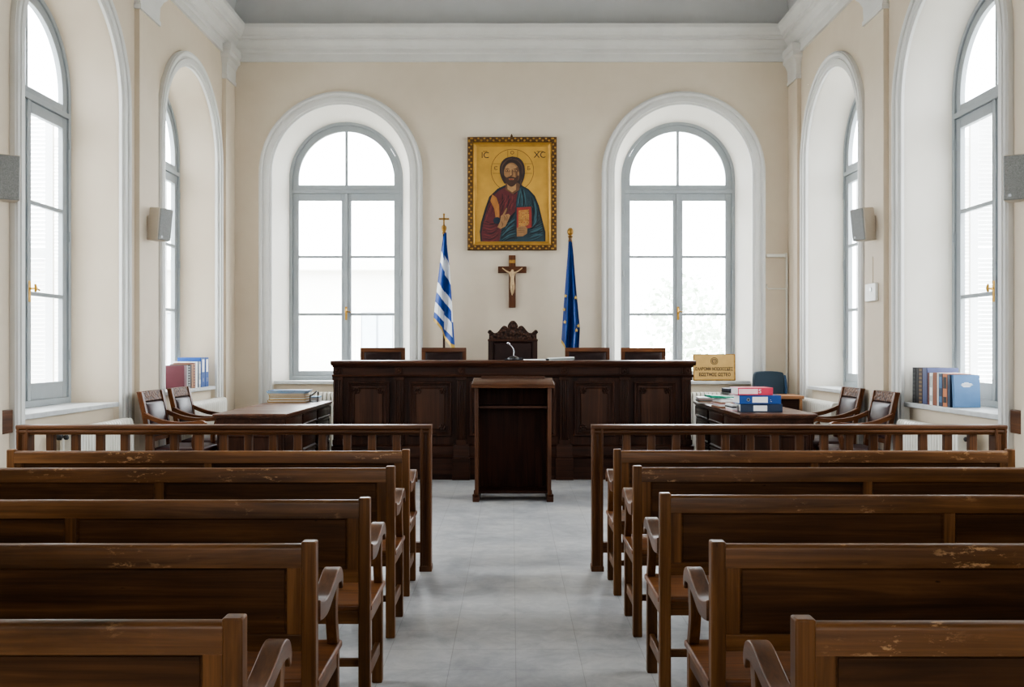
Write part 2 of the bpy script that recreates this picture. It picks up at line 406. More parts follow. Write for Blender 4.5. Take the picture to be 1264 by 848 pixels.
def make_window(n, loc, rz, zs, shut=0):
    w = struct(empty('window_%d' % n, loc, rz)); zb = zs+.0
    w['label'] = 'tall arched window with grey painted frame and two casements'  # the added out-of-view windows share this label
    mb = MB(); ring(mb, .84, .772, -.02, .09, zb)
    mb.box(-.772, .772, -.02, .09, zb, zb+.06); mb.box(-.772, .772, -.025, .07, 3.745, 3.795)
    mb.build('window_frame', M['frame'], w, .004)
    mb = MB(); nn = 36
    r0, r1 = .77, .684                             # fanlight sash
    zl = 3.80
    a = [(-r0, zl)] + [(-r0*math.cos(PI*k/nn), SPR+r0*math.sin(PI*k/nn)) for k in range(nn+1)] + [(r0, zl)]
    b = [(-r1, zl)] + [(-r1*math.cos(PI*k/nn), SPR+r1*math.sin(PI*k/nn)) for k in range(nn+1)] + [(r1, zl)]
    mb.loops([[(x, y, z) for x, z in q] for q, y in ((a, 0), (b, 0), (b, .05), (a, .05))], closed=False)
    mb.box(-r1, r1, 0, .05, zl, 3.865); mb.box(-.019, .019, .003, .045, 3.86, SPR+r1)
    fan = mb.build('fanlight_sash', M['frame'], w, .003)
    mb = MB(); p = [(-.69, 3.84)] + [(-.69*math.cos(PI*k/nn), SPR+.69*math.sin(PI*k/nn)) for k in range(nn+1)] + [(.69, 3.84)]
    mb.face([mb.bm.verts.new((x, .025, z)) for x, z in p]); mb.build('pane', M['glass'], fan, smooth=False)
    z0, z1 = zb+.06, 3.742
    for s in (-1, 1):
        mb = MB(); X = lambda u: s*u
        gb, gt = max(1.198, zb+.13), 3.64
        mb.box(X(.77), X(.684), 0, .05, z0, z1); mb.box(X(.07), X(.003), 0, .05, z0, z1)
        mb.box(X(.684), X(.07), 0, .05, z0, gb); mb.box(X(.684), X(.07), 0, .05, gt, z1)
        for zm in (2.836, 2.011): mb.box(X(.686), X(.068), .006, .044, zm-.018, zm+.018)
        if s == 1: mb.box(-.022, .022, -.018, .0, z0, z1)
        c = mb.build('casement', M['frame'], w, .004)
        mb = MB(); mb.face([mb.bm.verts.new(q) for q in ((X(.69), .025, gb-.01), (X(.06), .025, gb-.01), (X(.06), .025, gt+.01), (X(.69), .025, gt+.01))])
        mb.build('pane', M['glass'], c, smooth=False)
        mb = MB()
        for zh in (1.45, 2.6, 3.5): mb.lathe([(.008, zh-.05), (.012, zh-.045), (.012, zh+.045), (.008, zh+.05)], (X(.782), -.022, 0), 8)
        mb.build('hinge', M['frame'], c)
        if s == 1:
            mb = MB(); mb.box(-.016, .016, -.024, -.018, 1.93, 2.12)
            mb.lathe([(.01, -.07), (.01, -.02)], (0, 0, 2.05), 8, 'y')
            mb.tube([(0, -.07, 2.02), (.004, -.078, 2.05), (0, -.07, 2.09)], [.009, .014, .009]); mb.tube([(-.0, -.066, 2.05), (.045, -.074, 2.045), (.075, -.07, 2.04)], [.009, .008, .01])
            mb.build('handle', M['brass'], c)['label'] = 'brass lever handle'
    mb = MB()
    if abs(rz) > .1 or True:
        # stone sill between the reveals, flush with the wall face
        q = lambda d: RO - (RO-RW)*(d/(DEP+.02)) - .012
        y0, y1 = -DEP-.015, .0
        xs0, xs1 = RO-.03, RW-.005
        mb.hull8([(-xs0, y0, zs-.045), (xs0, y0, zs-.045), (xs1, y1, zs-.045), (-xs1, y1, zs-.045)], [(-xs0, y0, zs), (xs0, y0, zs), (xs1, y1, zs), (-xs1, y1, zs)])
        mb.build('sill', M['stone'], w, .006)['label'] = 'pale marble sill'
    for s in ((-1, 1) if shut else ()):
        mb = MB(); x = s*.83
        def panel(y0, y1):
            mb.box(x-.018, x+.018, y0, y0+.075, 1.05, 3.9); mb.box(x-.018, x+.018, y1-.075, y1, 1.05, 3.9)
            for za, zb2 in ((1.05, 1.16), (2.40, 2.50), (3.80, 3.9)): mb.box(x-.018, x+.018, y0+.075, y1-.075, za, zb2)
            for za, zb2 in ((1.16, 2.4), (2.5, 3.8)):
                k = za+.02
                while k < zb2-.02:
                    mb.hull8([(x-.016, y0+.07, k), (x-.016, y1-.07, k), (x-.010, y1-.07, k), (x-.010, y0+.07, k)], [(x+.010, y0+.07, k+.035), (x+.010, y1-.07, k+.035), (x+.016, y1-.07, k+.035), (x+.016, y0+.07, k+.035)]); k += .042
        panel(.16, .93)
        mb.build('shutter', M['shutter'], w)['label'] = 'white louvred shutter folded open outside the glass'
    return w
make_window(1, (-XW-DEP, SIDE_Y[0], 0), PI/2, .985, 1)
make_window(2, (-XW-DEP, SIDE_Y[1], 0), PI/2, 1.03, 1)
make_window(3, (BACK_X[0], YB+DEP, 0), 0, 1.07)
make_window(4, (BACK_X[1], YB+DEP, 0), 0, 1.07)
make_window(5, (XW+DEP, SIDE_Y[1], 0), -PI/2, 1.03, 1)
make_window(6, (XW+DEP, SIDE_Y[0], 0), -PI/2, .985, 1)
make_window(7, (-XW-DEP, FILL_Y[0], 0), PI/2, 1.0)  # added pair out of view, fill light for the pews
make_window(8, (XW+DEP, FILL_Y[0], 0), -PI/2, 1.0)  # opposite one of the added fill-light pair
for i, x in enumerate(FILL_REAR_X): make_window(9+i, (x, YR-DEP, 0), PI, 1.0)  # added rear windows, lighting the pews from behind

# wooden wall rails beside the near windows
for s in (-1, 1):
    mb = MB(); mb.box(s*XW, s*(XW-.045), YR+.05, 4.34, .86, 1.04); mb.box(s*XW, s*(XW-.045), 6.66, 6.815, .86, 1.04); mb.box(s*(XW), s*(XW-.045), 7.285, 7.455, .86, 1.04)
    struct(mb.build('trim_%d' % tn, M['rail_y'], bevel=.006), 'dark wooden wall rail board'); tn += 1

# ------------------------------------------------------------------ radiators
def radiator(loc, rz, label, W, H, depth=.13, e=1):
    r = thing('radiator', label, 'radiator', loc, rz, 'cast radiators under the windows')
    mb = MB(); n = int(W/.055)
    for k in range(n):
        x = -W/2+(k+.5)*W/n; h = W/n*.40
        pr = [(-depth/2, .13), (-depth/2+.01, .10), (depth/2-.01, .10), (depth/2, .13), (depth/2, H-.05), (depth/2-.012, H-.015), (depth/2-.03, H), (-depth/2+.03, H), (-depth/2+.012, H-.015), (-depth/2, H-.05)]
        mb.prism(pr, lambda u, v, w: (w, u, v), x-h, x+h)
    for z in (.16, H-.07): mb.lathe([(.024, -W/2+.01), (.024, W/2-.01)], (0, 0, z), 10, 'x')
    mb.build('sections', M['rad'], r, .006)
    for s in (-1, 1):
        mb = MB(); mb.box(s*(W/2-.06)-.012, s*(W/2-.06)+.012, -depth/2, depth/2, 0, .13); mb.build('leg', M['rad'], r)
    mb = MB(); mb.tube([(e*(-W/2+.01), 0, H-.07), (e*(-W/2-.06), 0, H-.07), (e*(-W/2-.075), 0, H-.085), (e*(-W/2-.075), 0, 0)], .011)
    mb.build('pipe', M['rad'], r)
    mb = MB(); mb.lathe([(.012, 0), (.024, .01), (.026, .05), (.018, .06)], (e*(-W/2-.06), -.0, H-.07), 10, 'y'); mb.ball((e*(-W/2-.06), -.02, H-.07), .024)
    mb.build('valve', M['black'], r)
    return r
radiator((-3.79, 8.87, 0), PI/2, 'white ribbed radiator under the large window beside the wooden railing, striped-flag side', 1.30, .83)
radiator((-3.78, 11.9, 0), PI/2, 'white ribbed radiator under the sill of burgundy book and blue binders', 1.40, .885)
radiator((-2.45, 13.27, 0), 0, 'cream ribbed radiator below the window behind the blue and tan folders', 1.5, .92)
radiator((2.45, 13.27, 0), 0, 'cream ribbed radiator below the window that holds the brass plaque', 1.5, .92)
radiator((3.78, 11.9, 0), -PI/2, 'white ribbed radiator below the empty sill beyond the leather armchairs, blue chair side', 1.40, .885)
radiator((3.79, 8.70, 0), -PI/2, 'white ribbed radiator below the sill with the pale blue book', 1.30, .83, e=-1)

# ------------------------------------------------------------------ pews
PEW_L = 2.45
def make_pew(s, label):
    r = thing('pew', label, 'pew', group='wooden pews in rows')
    B = lambda name, u0, u1, y0, y1, z0, z1, m, bv=.004: MB().box(s*u0, s*u1, y0, y1, z0, z1).build(name, m, r, bv)
    L = PEW_L
    for u in (0, L-.047):
        B('back_post', u, u+.047, 0, .047, 0, .894, M['pew_z'], .005)
    mb = MB(); pr = [(0, .812), (.042, .812), (.042, .872), (.038, .880), (.032, .884), (.011, .884), (.004, .880), (.0005, .874), (0, .870)]
    mb.prism(pr, lambda u, v, w: (s*w, u, v), .045, L-.045); mb.build('top_rail', M['pew_worn'], r, 0, ang=30)
    B('lower_rail', .045, L-.045, .003, .037, .548, .602, M['pew_x'])
    mid = L/2
    for u0, u1 in ((.045, .092), (mid-.023, mid+.023), (L-.092, L-.045)): B('stile', u0, u1, .004, .037, .60, .813, M['pew_z'], .003)
    for u0, u1 in ((.09, mid-.021), (mid+.021, L-.09)):
        mb = MB(); fn = lambda a, b, h: (s*a, .016-h, b)
        mb.box(s*u0, s*u1, .016, .028, .60, .814)
        mb.rect(fn, u0, u1, .60, .814, [(0, .009), (.006, .008), (.012, .0)], False)
        mb.build('back_panel', M['pew_panel'], r)
    mb = MB(); mb.box(s*-.004, s*(L+.004), .03, .462, .424, .45); mb.build('seat', M['pew_seat'], r, .007)
    B('apron', .045, L-.045, .030, .054, .37, .425, M['pew_x']); B('apron', .045, L-.045, .41, .434, .36, .425, M['pew_x'])
    for u in (.006, L-.034): B('side_rail', u, u+.028, .045, .42, .365, .425, M['pew_y'])
    for u in (.003, L-.05):
        B('front_leg', u, u+.047, .40, .446, 0, .425, M['pew_z'], .005)
    for u in (.012, L-.036): B('side_stretcher', u, u+.024, .045, .402, .13, .185, M['pew_y'])
    B('long_stretcher', .035, L-.035, .21, .235, .135, .168, M['pew_x'])
    top = spline([(.045, .70), (.11, .682), (.19, .676), (.28, .698), (.36, .722), (.415, .724), (.455, .705), (.472, .672), (.468, .645)], 5)
    bot = spline([(.468, .645), (.455, .636), (.445, .65), (.425, .668), (.36, .668), (.28, .648), (.19, .622), (.11, .622), (.045, .632)], 5)
    for u in (-.006, L-.05):
        mb = MB(); mb.prism(top+bot[1:], lambda a, b, w: (s*w, a, b), u, u+.056); mb.build('armrest', M['pew_arm'], r, .005)
        fr = spline([(.446, .45), (.43, .50), (.415, .56), (.425, .62), (.44, .672)], 4); bk = spline([(.385, .672), (.372, .62), (.365, .56), (.38, .50), (.40, .45)], 4)
        mb = MB(); mb.prism(fr+bk, lambda a, b, w: (s*w, a, b), u+.010, u+.046); mb.build('arm_support', M['pew_z'], r, .003)
    return r
ORD = ['first', 'second', 'third', 'fourth', 'fifth']
ZL = [5.86, 5.01, 3.94, 3.04, 2.175]; ZRR = [5.88, 5.03, 4.07, 3.04, 2.165]
XL = [-.622, -.608, -.580, -.618, -.608]; XR = [.624, .635, .627, .630, .638]
for s, Zs, Xs, side in ((-1, ZL, XL, 'striped-flag'), (1, ZRR, XR, 'brass-plaque')):
    desc = ['first pew behind the slatted railing, %s side of aisle, half hidden by others' % side,
            'second dark wooden pew back from the slatted railing, on the %s side of aisle' % side,
            'third dark wooden pew back from the slatted railing, on the %s side of aisle' % side,
            'fourth wooden pew from the railing, worn top rail and bare seat, %s side' % side,
            'fifth wooden pew, farthest from railing and cut by picture bottom, %s side' % side]
    p0 = None
    for i in range(5):
        loc = (Xs[i], Zs[i], 0)
        if i == 0: p0 = make_pew(s, desc[0]); p0.location = loc
        else: dup(p0, loc, None, desc[i])

# ------------------------------------------------------------------ railings
def railing(s, label):
    r = thing('railing', label, 'railing', (s*.545, 6.54, 0), 0, 'slatted wooden railings')
    L = 2.81
    def B(name, u0, u1, y0, y1, z0, z1, m, bv=.003): return MB().box(s*u0, s*u1, y0, y1, z0, z1).build(name, m, r, bv)
    def post(u0, u1):
        mb = MB(); mb.box(s*u0, s*u1, 0, .08, 0, .93)
        fn = lambda a, b, h: (s*a, -h, b)
        mb.rect(fn, u0, u1, .0, .99, [(0, 0), (0, .012), (.004, .015), (.016, .015), (.02, .006), (.026, .006), (.03, .0)], False)
        mb.box(s*(u0-.004), s*(u1+.004), -.02, .09, 0, .035)
        return mb.build('post', M['rail_z'], r, .002)
    post(0, .076); post(L-.08, L)
    mb = MB(); pr = [(-.018, .985), (-.012, .99), (.09, .99), (.096, .985), (.096, .966), (.085, .955), (.085, .925), (-.002, .925), (-.004, .936), (-.012, .94), (-.012, .952), (-.006, .958), (-.018, .968)]
    mb.prism(pr, lambda u, v, w: (s*w, u, v), -.002, L+.002); mb.build('top_rail', M['rail_x'], r, .0015)
    B('bottom_rail', .07, L-.07, .015, .065, .12, .19, M['rail_x'])
    px = [489.5-30.5*k for k in range(15)]
    for p in px:
        u = (CX-p)*6.57/F-.545
        if u < L-.12: B('baluster', u-.026, u+.026, .018, .062, .185, .93, M['rail_z'])
    return r
railing(-1, 'brown slatted wooden railing in front of the striped flag side pews')
railing(1, 'brown slatted wooden railing in front of the brass plaque side pews')

# ------------------------------------------------------------------ lectern
def lectern():
    Y = 9.5
    r = thing('lectern', 'dark wooden lectern with open shelf standing on the grey floor in the aisle', 'lectern', (.02, Y, 0))
    x0, x1 = wx(586, Y)-.02, wx(680.5, Y)-.02
    for xs in ((x0, x0+.035), (x1-.035, x1)):
        mb = MB(); mb.prism([(0, .05), (.5, .05), (.5, 1.165), (0, 1.125)], lambda u, v, w: (w, u, v), *xs); mb.build('side_panel', M['lect_z'], r, .004)
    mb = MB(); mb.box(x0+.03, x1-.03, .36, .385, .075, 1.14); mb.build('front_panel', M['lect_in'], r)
    mb = MB(); mb.box(x0+.03, x1-.03, .06, .37, .92, .945); mb.build('shelf', M['bench_x'], r, .003)
    mb = MB(); mb.box(x0+.03, x1-.03, .06, .37, .075, .10); mb.build('bottom_board', M['bench_x'], r, .003)
    mb = MB(); mb.prism([(-.03, 1.125), (.54, 1.172), (.54, 1.205), (.52, 1.212), (-.018, 1.168), (-.034, 1.158)], lambda u, v, w: (w, u, v), x0-.03, x1+.03); mb.build('top', M['lect_x'], r, .004)
    mb = MB(); mb.box(x0+.05, x1-.05, .45, .475, 1.19, 1.228); mb.build('book_ledge', M['lect_x'], r, .004)
    for xs in ((x0-.022, x0+.045), (x1-.045, x1+.022)):
        mb = MB(); mb.box(xs[0], xs[1], -.0, .56, 0, .05); mb.box(xs[0], xs[1], -.0, .05, .05, .075); mb.box(xs[0]+.01, xs[1]-.012, .05, .1, .05, .11)
        mb.build('foot', M['bench_y'], r, .006)
lectern()

# ------------------------------------------------------------------ judges' bench
def judges_bench():
    Y = 11.2; k = Y/F
    r = thing('judges_bench', 'long dark carved judges bench with panelled front on a plinth', 'bench', (0, Y, 0))
    X = lambda p: (p-CX)*k
    x0, x1 = X(413), X(853)
    mb = MB(); pr = [(-.10, 1.372), (-.09, 1.376), (.78, 1.376), (.78, 1.34), (-.07, 1.335), (-.075, 1.32), (-.095, 1.335), (-.108, 1.35)]
    mb.prism(pr, lambda u, v, w: (w, u, v), x0-.03, x1+.04); mb.build('countertop', M['bench_top'], r, 0, ang=25)
    mb = MB(); mb.box(x0, x1, .0, .72, .25, 1.34); mb.build('carcass', M['bench_z'], r)
    mb = MB(); mb.box(x0-.005, x1+.005, -.03, .05, 1.21, 1.325); mb.prism([(-.06, 1.30), (-.075, 1.325), (.05, 1.325), (.05, 1.30)], lambda u, v, w: (w, u, v), x0-.015, x1+.015); mb.build('frieze', M['bench_x'], r, .004)
    mb = MB(); mb.prism([(-.035, 1.185), (-.055, 1.192), (-.06, 1.205), (-.05, 1.215), (.05, 1.215), (.05, 1.185)], lambda u, v, w: (w, u, v), x0-.02, x1+.02); mb.build('moulding', M['bench_x'], r)
    pil = [417.5, 493, 569.5, 696.5, 770.5, 847]
    for p in pil:
        c = X(p); w = .052; mb = MB()
        big = p in (569.5, 696.5)
        mb.box(c-w, c+w, -.035, .02, .42, 1.19)
        for q in (-.036, -.012, .012, .036):
            mb.prism([(q-.009, -.035), (q-.005, -.047), (q+.005, -.047), (q+.009, -.035)], lambda u, v, z: (c+u, v, z), .46, 1.15)
        mb.box(c-w-.008, c+w+.008, -.05, .02, 1.15, 1.187); mb.box(c-w-.008, c+w+.008, -.052, .02, .40, .46)
        pb = mb.build('pilaster', M['bench_z'], r, .003)
        mb = MB(); mb.box(c-w, c+w, -.045, 0, 1.222, 1.30); mb.lathe([(.036, -.055), (.03, -.066), (.018, -.06), (.012, -.07), (.004, -.072)], (c, 0, 1.262), 12, 'y')
        mb.build('rosette_block', M['bench_z'], r, .002)
        if big:
            mb = MB(); mb.prism([(-.045, .25), (-.075, .25), (-.07, .30), (-.055, .33), (-.05, .41), (0, .41), (0, .25)], lambda u, v, w_: (w_, u, v), c-w-.04, c+w+.04)
            mb.box(c-w-.05, c+w+.05, -.10, 0, 0, .25); mb.build('pedestal', M['bench_x'], r, .004)
    fn = lambda a, b, h: (a, -h, b)
    bays = [(pil[0]+6, pil[1]-6), (pil[1]+6, pil[2]-6), (pil[2]+6, 633), (633, pil[3]-6), (pil[3]+6, pil[4]-6), (pil[4]+6, pil[5]-6)]
    for a, b in bays:
        xa, xb = X(a), X(b); i = .055 if b-a > 55 else .03
        if a == 633 or b == 633: i = .04
        mb = MB(); za, zb = .50, 1.135
        mb.rect(fn, xa+i, xb-i, za, zb, [(0, 0), (0, .018), (.006, .034), (.022, .034), (.03, .016), (.04, .016), (.046, .002), (.075, .002), (.085, .012)], False)
        pa, pb_, qa, qb = xa+i+.085, xb-i-.085, za+.085, zb-.085; ch = .065
        out = [(pa+ch, qa), (pb_-ch, qa), (pb_-ch*.55, qa+ch*.55), (pb_, qa+ch), (pb_, qb-ch), (pb_-ch*.55, qb-ch*.55), (pb_-ch, qb), (pa+ch, qb), (pa+ch*.55, qb-ch*.55), (pa, qb-ch), (pa, qa+ch), (pa+ch*.55, qa+ch*.55)]
        mb.mi = 1; mb.prism(out, lambda u, v, w: (u, -w, v), 0, .014)
        pn = mb.build('panel', [M['bench_z'], M['bench_panel']], r, .002)
        for cx, cz in ((pa+.02, qb-.02), (pb_-.02, qb-.02), (pa+.02, qa+.02), (pb_-.02, qa+.02)):
            mb = MB()
            for j in range(6):
                t = 2*PI*j/6; mb.ball((cx+.028*math.cos(t), -.016, cz+.028*math.sin(t)), .017, 8, (1, 1.1, 1))
            mb.ball((cx, -.022, cz), .014, 8); mb.build('rosette', M['bench_z'], pn)
    mb = MB(); mb.prism([(-.03, .25), (-.07, .25), (-.074, .262), (-.06, .275), (-.045, .30), (-.04, .36), (-.03, .385), (0, .40), (.7, .40), (.7, .25)], lambda u, v, w: (w, u, v), x0-.03, x1+.03); mb.build('base_moulding', M['bench_x'], r)
    mb = MB(); mb.box(x0-.02, x1+.02, -.055, .72, 0, .25); mb.build('plinth', M['bench_x'], r, .004)
judges_bench()
mb = MB(); mb.box(-2.15, 2.15, 11.95, 12.78, 0, .25)
tag(mb.build('dais', M['bench_x'], bevel=.006), 'low dark wooden platform behind the judges bench carrying the chairs', 'platform')

# chairs behind the bench
def judge_chair(label, loc):
    r = thing('judge_chair', label, 'chair', loc, 0, 'low leather chairs behind the bench')
    w = .29; H = 1.28
    for s in (-1, 1):
        MB().box(s*w, s*(w-.05), .20, .25, 0, H-.01).build('back_post', M['chair_z'], r, .005)
        MB().box(s*w, s*(w-.05), -.28, -.23, 0, .46).build('front_leg', M['chair_z'], r, .005)
    MB().box(-w, w, .198, .252, H-.055, H).build('crest_rail', M['chair_x'], r, .005)
    MB().box(-w+.05, w-.05, .20, .25, .62, .67).build('lower_rail', M['chair_x'], r, .004)
    mb = MB(); fn = lambda a, b, h: (a, .215-h, b)
    mb.rect(fn, -w+.05, w-.05, .67, H-.055, [(0, 0), (.0, .01), (.02, .028), (.06, .034)], True); mb.build('back_cushion', M['leatherd'], r)
    MB().box(-w+.005, w-.005, -.28, .22, .40, .46).build('seat_frame', M['chair_x'], r, .004)
    MB().box(-w+.02, w-.02, -.27, .19, .46, .52).build('seat_cushion', M['leatherd'], r, .02)
    return r
JC = [(472.5, 'low leather-backed chair at the bench end beside the folders desk'), (548, 'low leather-backed chair under the striped flag behind the bench'), (725, 'low leather-backed chair beside the dark blue flag and the papers'), (794, 'low leather-backed chair in front of the tree-view window behind the bench')]
jc = None
for p, lb in JC:
    loc = (wx(p, 12.55), 12.33, .25)
    if jc is None: jc = judge_chair(lb, loc)
    else: dup(jc, loc, 0, lb)

def carved_chair():
    Y = 12.62; r = thing('carved_armchair', 'tall presiding chair with carved crest and dark leather back', 'chair', (wx(633, Y), Y-.25, .25))
    w = .322; z = lambda py: wz(py, Y)-.25
    zc, zs = z(418.5), z(410)
    for s in (-1, 1):
        MB().box(s*w, s*(w-.06), .22, .28, 0, zc).build('back_post', M['bench_z'], r, .006)
        MB().box(s*w, s*(w-.05), -.30, -.25, 0, .72).build('front_leg', M['bench_z'], r, .006)
        MB().box(s*(w+.01), s*(w-.06), -.33, .25, .72, .76).build('armrest', M['bench_y'], r, .01)
    half = [(0, z(396)), (.022, z(396.3)), (.05, z(399)), (.068, z(402.5)), (.062, z(405)), (.085, z(402.8)), (.12, z(402.2)), (.15, z(404.5)), (.18, z(408)), (.21, z(410.6)), (.245, z(411)), (.275, z(408.6)), (.30, z(407.3)), (.322, z(408.5)), (.328, z(410.8)), (.312, z(412.5)), (.312, zc)]
    hs = spline(half, 3)
    out = hs + [(-x, zz) for x, zz in hs[::-1]][:-1]
    mb = MB(); mb.prism(out, lambda u, v, q: (u, q, v), .215, .275)
    for s in (-1, 1):
        mb.lathe([(.02, .20), (.024, .205), (.024, .216)], (s*.298, 0, z(409.5)), 12, 'y')
        for q in ((.06, 412), (.11, 410), (.16, 413), (.21, 415), (.26, 415), (.09, 416), (.15, 417)): mb.ball((s*q[0], .214, z(q[1])), .024, 8, (1.2, .5, .8))
    mb.ball((0, .212, z(403)), .035, 10, (1, .5, 1)); mb.ball((0, .212, z(411)), .04, 10, (1, .5, 1.1))
    mb.build('crest', M['carved'], r)
    MB().box(-w-.004, w+.004, .205, .285, zc-.03, zc).build('crest_rail', M['bench_x'], r, .005)
    mb = MB(); fn = lambda a, b, h: (a, .235-h, b)
    mb.rect(fn, -w+.06, w-.06, .60, zc-.03, [(0, 0), (0, .015), (.008, .018), (.018, .012), (.03, .035), (.07, .045)], True); mb.build('back_cushion', M['leatherd'], r)
    MB().box(-w, w, -.30, .25, .40, .46).build('seat_frame', M['bench_x'], r, .006)
    MB().box(-w+.05, w-.05, -.29, .2, .46, .54).build('seat_cushion', M['leatherd'], r, .025)
carved_chair()

# things on the bench
def microphone():
    Y = 11.55; r = thing('gooseneck_microphone', 'silver gooseneck microphone on a black base on the bench', 'microphone', (wx(634, Y), Y, 1.376))
    mb = MB(); mb.lathe([(.07, 0), (.075, .01), (.068, .03), (.04, .045), (.014, .054)], (0, 0, 0), 18); mb.box(-.105, -.05, -.02, .02, 0, .02); mb.box(.04, .10, -.025, .025, 0, .035); mb.build('base', M['black'], r, .002)
    mb = MB(); mb.tube(spline([(0, 0, .05), (.004, 0, .10), (-.006, -.0, .14), (-.03, -.01, .172), (-.05, -.015, .19)], 5), .005); mb.build('stem', M['steel'], r)
    mb = MB(); mb.tube([(-.046, -.013, .187), (-.055, -.018, .197), (-.068, -.025, .206), (-.074, -.028, .21)], [.007, .014, .014, .009], 10); mb.build('head', M['steel'], r)
microphone()
def paper_pile(name, label, x0, x1, y, d, z, n, t, mats, group, ang=0, lift=0, cat='papers', jit=.012):
    r = thing(name, label, cat, ((x0+x1)/2, y+d/2, z), ang, group); w = (x1-x0)/2; zz = 0
    for i in range(n):
        j = lambda: random.uniform(-jit, jit)
        mb = MB(); a, b = j(), j()
        th = t*random.uniform(.8, 1.2)
        mb.hull8([(-w+a, -d/2+b, zz), (w+a, -d/2+b, zz), (w+a, d/2+b, zz), (-w+a, d/2+b, zz)], [(-w+a, -d/2+b, zz+th), (w+a, -d/2+b, zz+th+lift), (w+a, d/2+b, zz+th+lift), (-w+a, d/2+b, zz+th)])
        mb.build('folder' if cat != 'papers' else 'sheet', mats[i % len(mats)], r, .0015); zz += th
    return r
paper_pile('paper_stack', 'thin sheets of white paper lying beside the microphone', wx(647, 11.55), wx(674, 11.55), 11.45, .3, 1.376, 2, .007, [M['white'], M['white']], 'papers on the bench')
mb_y = 11.5
r = paper_pile('paper_stack', 'thicker sheaf of white papers with clip in front of leather chair', wx(678, 11.5), wx(708, 11.5), 11.42, .34, 1.376, 3, .011, [M['white'], M['greyg'], M['white']], 'papers on the bench', .05, .014)
MB().box(-.20, -.155, -.12, -.04, 0, .02).build('clip', M['black'], r, .003)

# ------------------------------------------------------------------ flags
def flag_cloth(parent, Y, edge, folds, amp, colour, mats, name='flag', nv=280, nu=64, fringe=None):
    mb = MB(); V = []
    for i in range(nv+1):
        v = i/nv; row = []
        for j in range(nu+1):
            u = j/nu; xl, xr, zt = edge(v, u)
            dep = amp*(.25+.75*v)*math.cos(2*PI*folds*u+.9*v) + .012*math.sin(9*u+5*v)
            row.append(mb.bm.verts.new((xl+(xr-xl)*u+.006*math.sin(2*PI*folds*u), dep-.085*min(1, v*6)-.01, zt)))
        V.append(row)
    for i in range(nv):
        for j in range(nu):
            mb.mi = colour((j+.5)/nu, (i+.5)/nv, i, nv); mb.face([V[i][j], V[i][j+1], V[i+1][j+1], V[i+1][j]])
    o = mb.build(name, mats, parent); return o

M['fblue'] = plain('flag_blue', srgb(16, 66, 146), .6, var=.08); M['fwhite'] = plain('flag_white', srgb(226, 228, 232), .65, var=.04)
M['eublue'] = plain('union_flag_blue', srgb(20, 62, 128), .5, var=.12); M['fyellow'] = plain('flag_fringe_yellow', srgb(198, 164, 84), .6, var=.12)

def interp(tab, v):
    for (a, x), (b, y) in zip(tab, tab[1:]):
        if v <= b: return x+(y-x)*(v-a)/(b-a)
    return tab[-1][1]

def flag_pole(r, H, finial):
    mb = MB(); mb.lathe([(.017, .03), (.016, H-.16)], (0, 0, 0), 12); mb.build('pole', M['bench_z'], r)
    mb = MB(); mb.lathe([(.15, 0), (.15, .02), (.10, .035), (.05, .06), (.03, .12), (.02, .13)], (0, 0, 0), 24); mb.build('base', M['brass'], r)
    mb = MB()
    if finial == 'cross':
        mb.lathe([(.018, H-.27), (.026, H-.25), (.018, H-.235), (.03, H-.21), (.036, H-.185), (.03, H-.16), (.012, H-.145), (.010, H-.13)], (0, 0, 0), 12)
        mb.box(-.010, .010, -.008, .008, H-.14, H); mb.box(-.055, .055, -.008, .008, H-.075, H-.052)
        for p in ((0, H), (-.058, H-.063), (.058, H-.063)): mb.ball((p[0], 0, p[1]), .015, 8)
    else:
        mb.lathe([(.018, H-.20), (.03, H-.18), (.02, H-.155), (.02, H-.14), (.036, H-.12), (.014, H-.105)], (0, 0, 0), 12); mb.ball((0, 0, H-.055), .05, 14, (.85, .85, 1.1))
    mb.build('finial', M['gold'], r)

def greek_flag():
    Y = 13.0; xc = wx(548, Y)
    r = thing('striped_flag', 'blue and white striped flag hanging from a pole with cross finial', 'flag', (xc, Y, 0), 0, 'flags on poles behind the bench')
    flag_pole(r, wz(264.5, Y), 'cross')
    W = lambda p: wx(p, Y)-xc
    def edge(v, u):
        xl = W(interp([(0, 547.2), (.1, 546.5), (.5, 541.5), (.8, 537.5), (1, 535.5)], v)); xr = W(interp([(0, 551.5), (.1, 552.5), (.3, 556), (.5, 558), (.8, 560.5), (1, 562.5)], v))
        bot = interp([(0, 396), (.4, 408), (.55, 420), (.8, 429), (1, 431)], u)
        return xl, xr, wz(287+(bot-287)*v, Y)
    def colour(u, v, i, nv):
        if v > .965: return 2
        py = 287+(interp([(0, 396), (.4, 408), (.55, 420), (.8, 429), (1, 431)], u)-287)*v
        cy = (py-260)*4.71                           # read in the photograph's enlarged rows
        if u < .50:
            q = cy-58*(u/.50); bands = [(0, 0), (236, 1), (300, 0), (416, 1), (474, 0), (531, 1), (589, 0)]
        else:
            q = cy-62*((u-.50)/.50); bands = [(0, 0), (262, 1), (375, 0), (470, 1), (535, 0), (606, 1), (688, 0)]
        c = 0
        for b, k in bands:
            if q >= b: c = k
        if u > .9 and cy > 560: c = 0 if cy > 650 else 1
        return c
    flag_cloth(r, Y, edge, 1.6, .05, colour, [M['fblue'], M['fwhite'], M['fyellow']])
greek_flag()

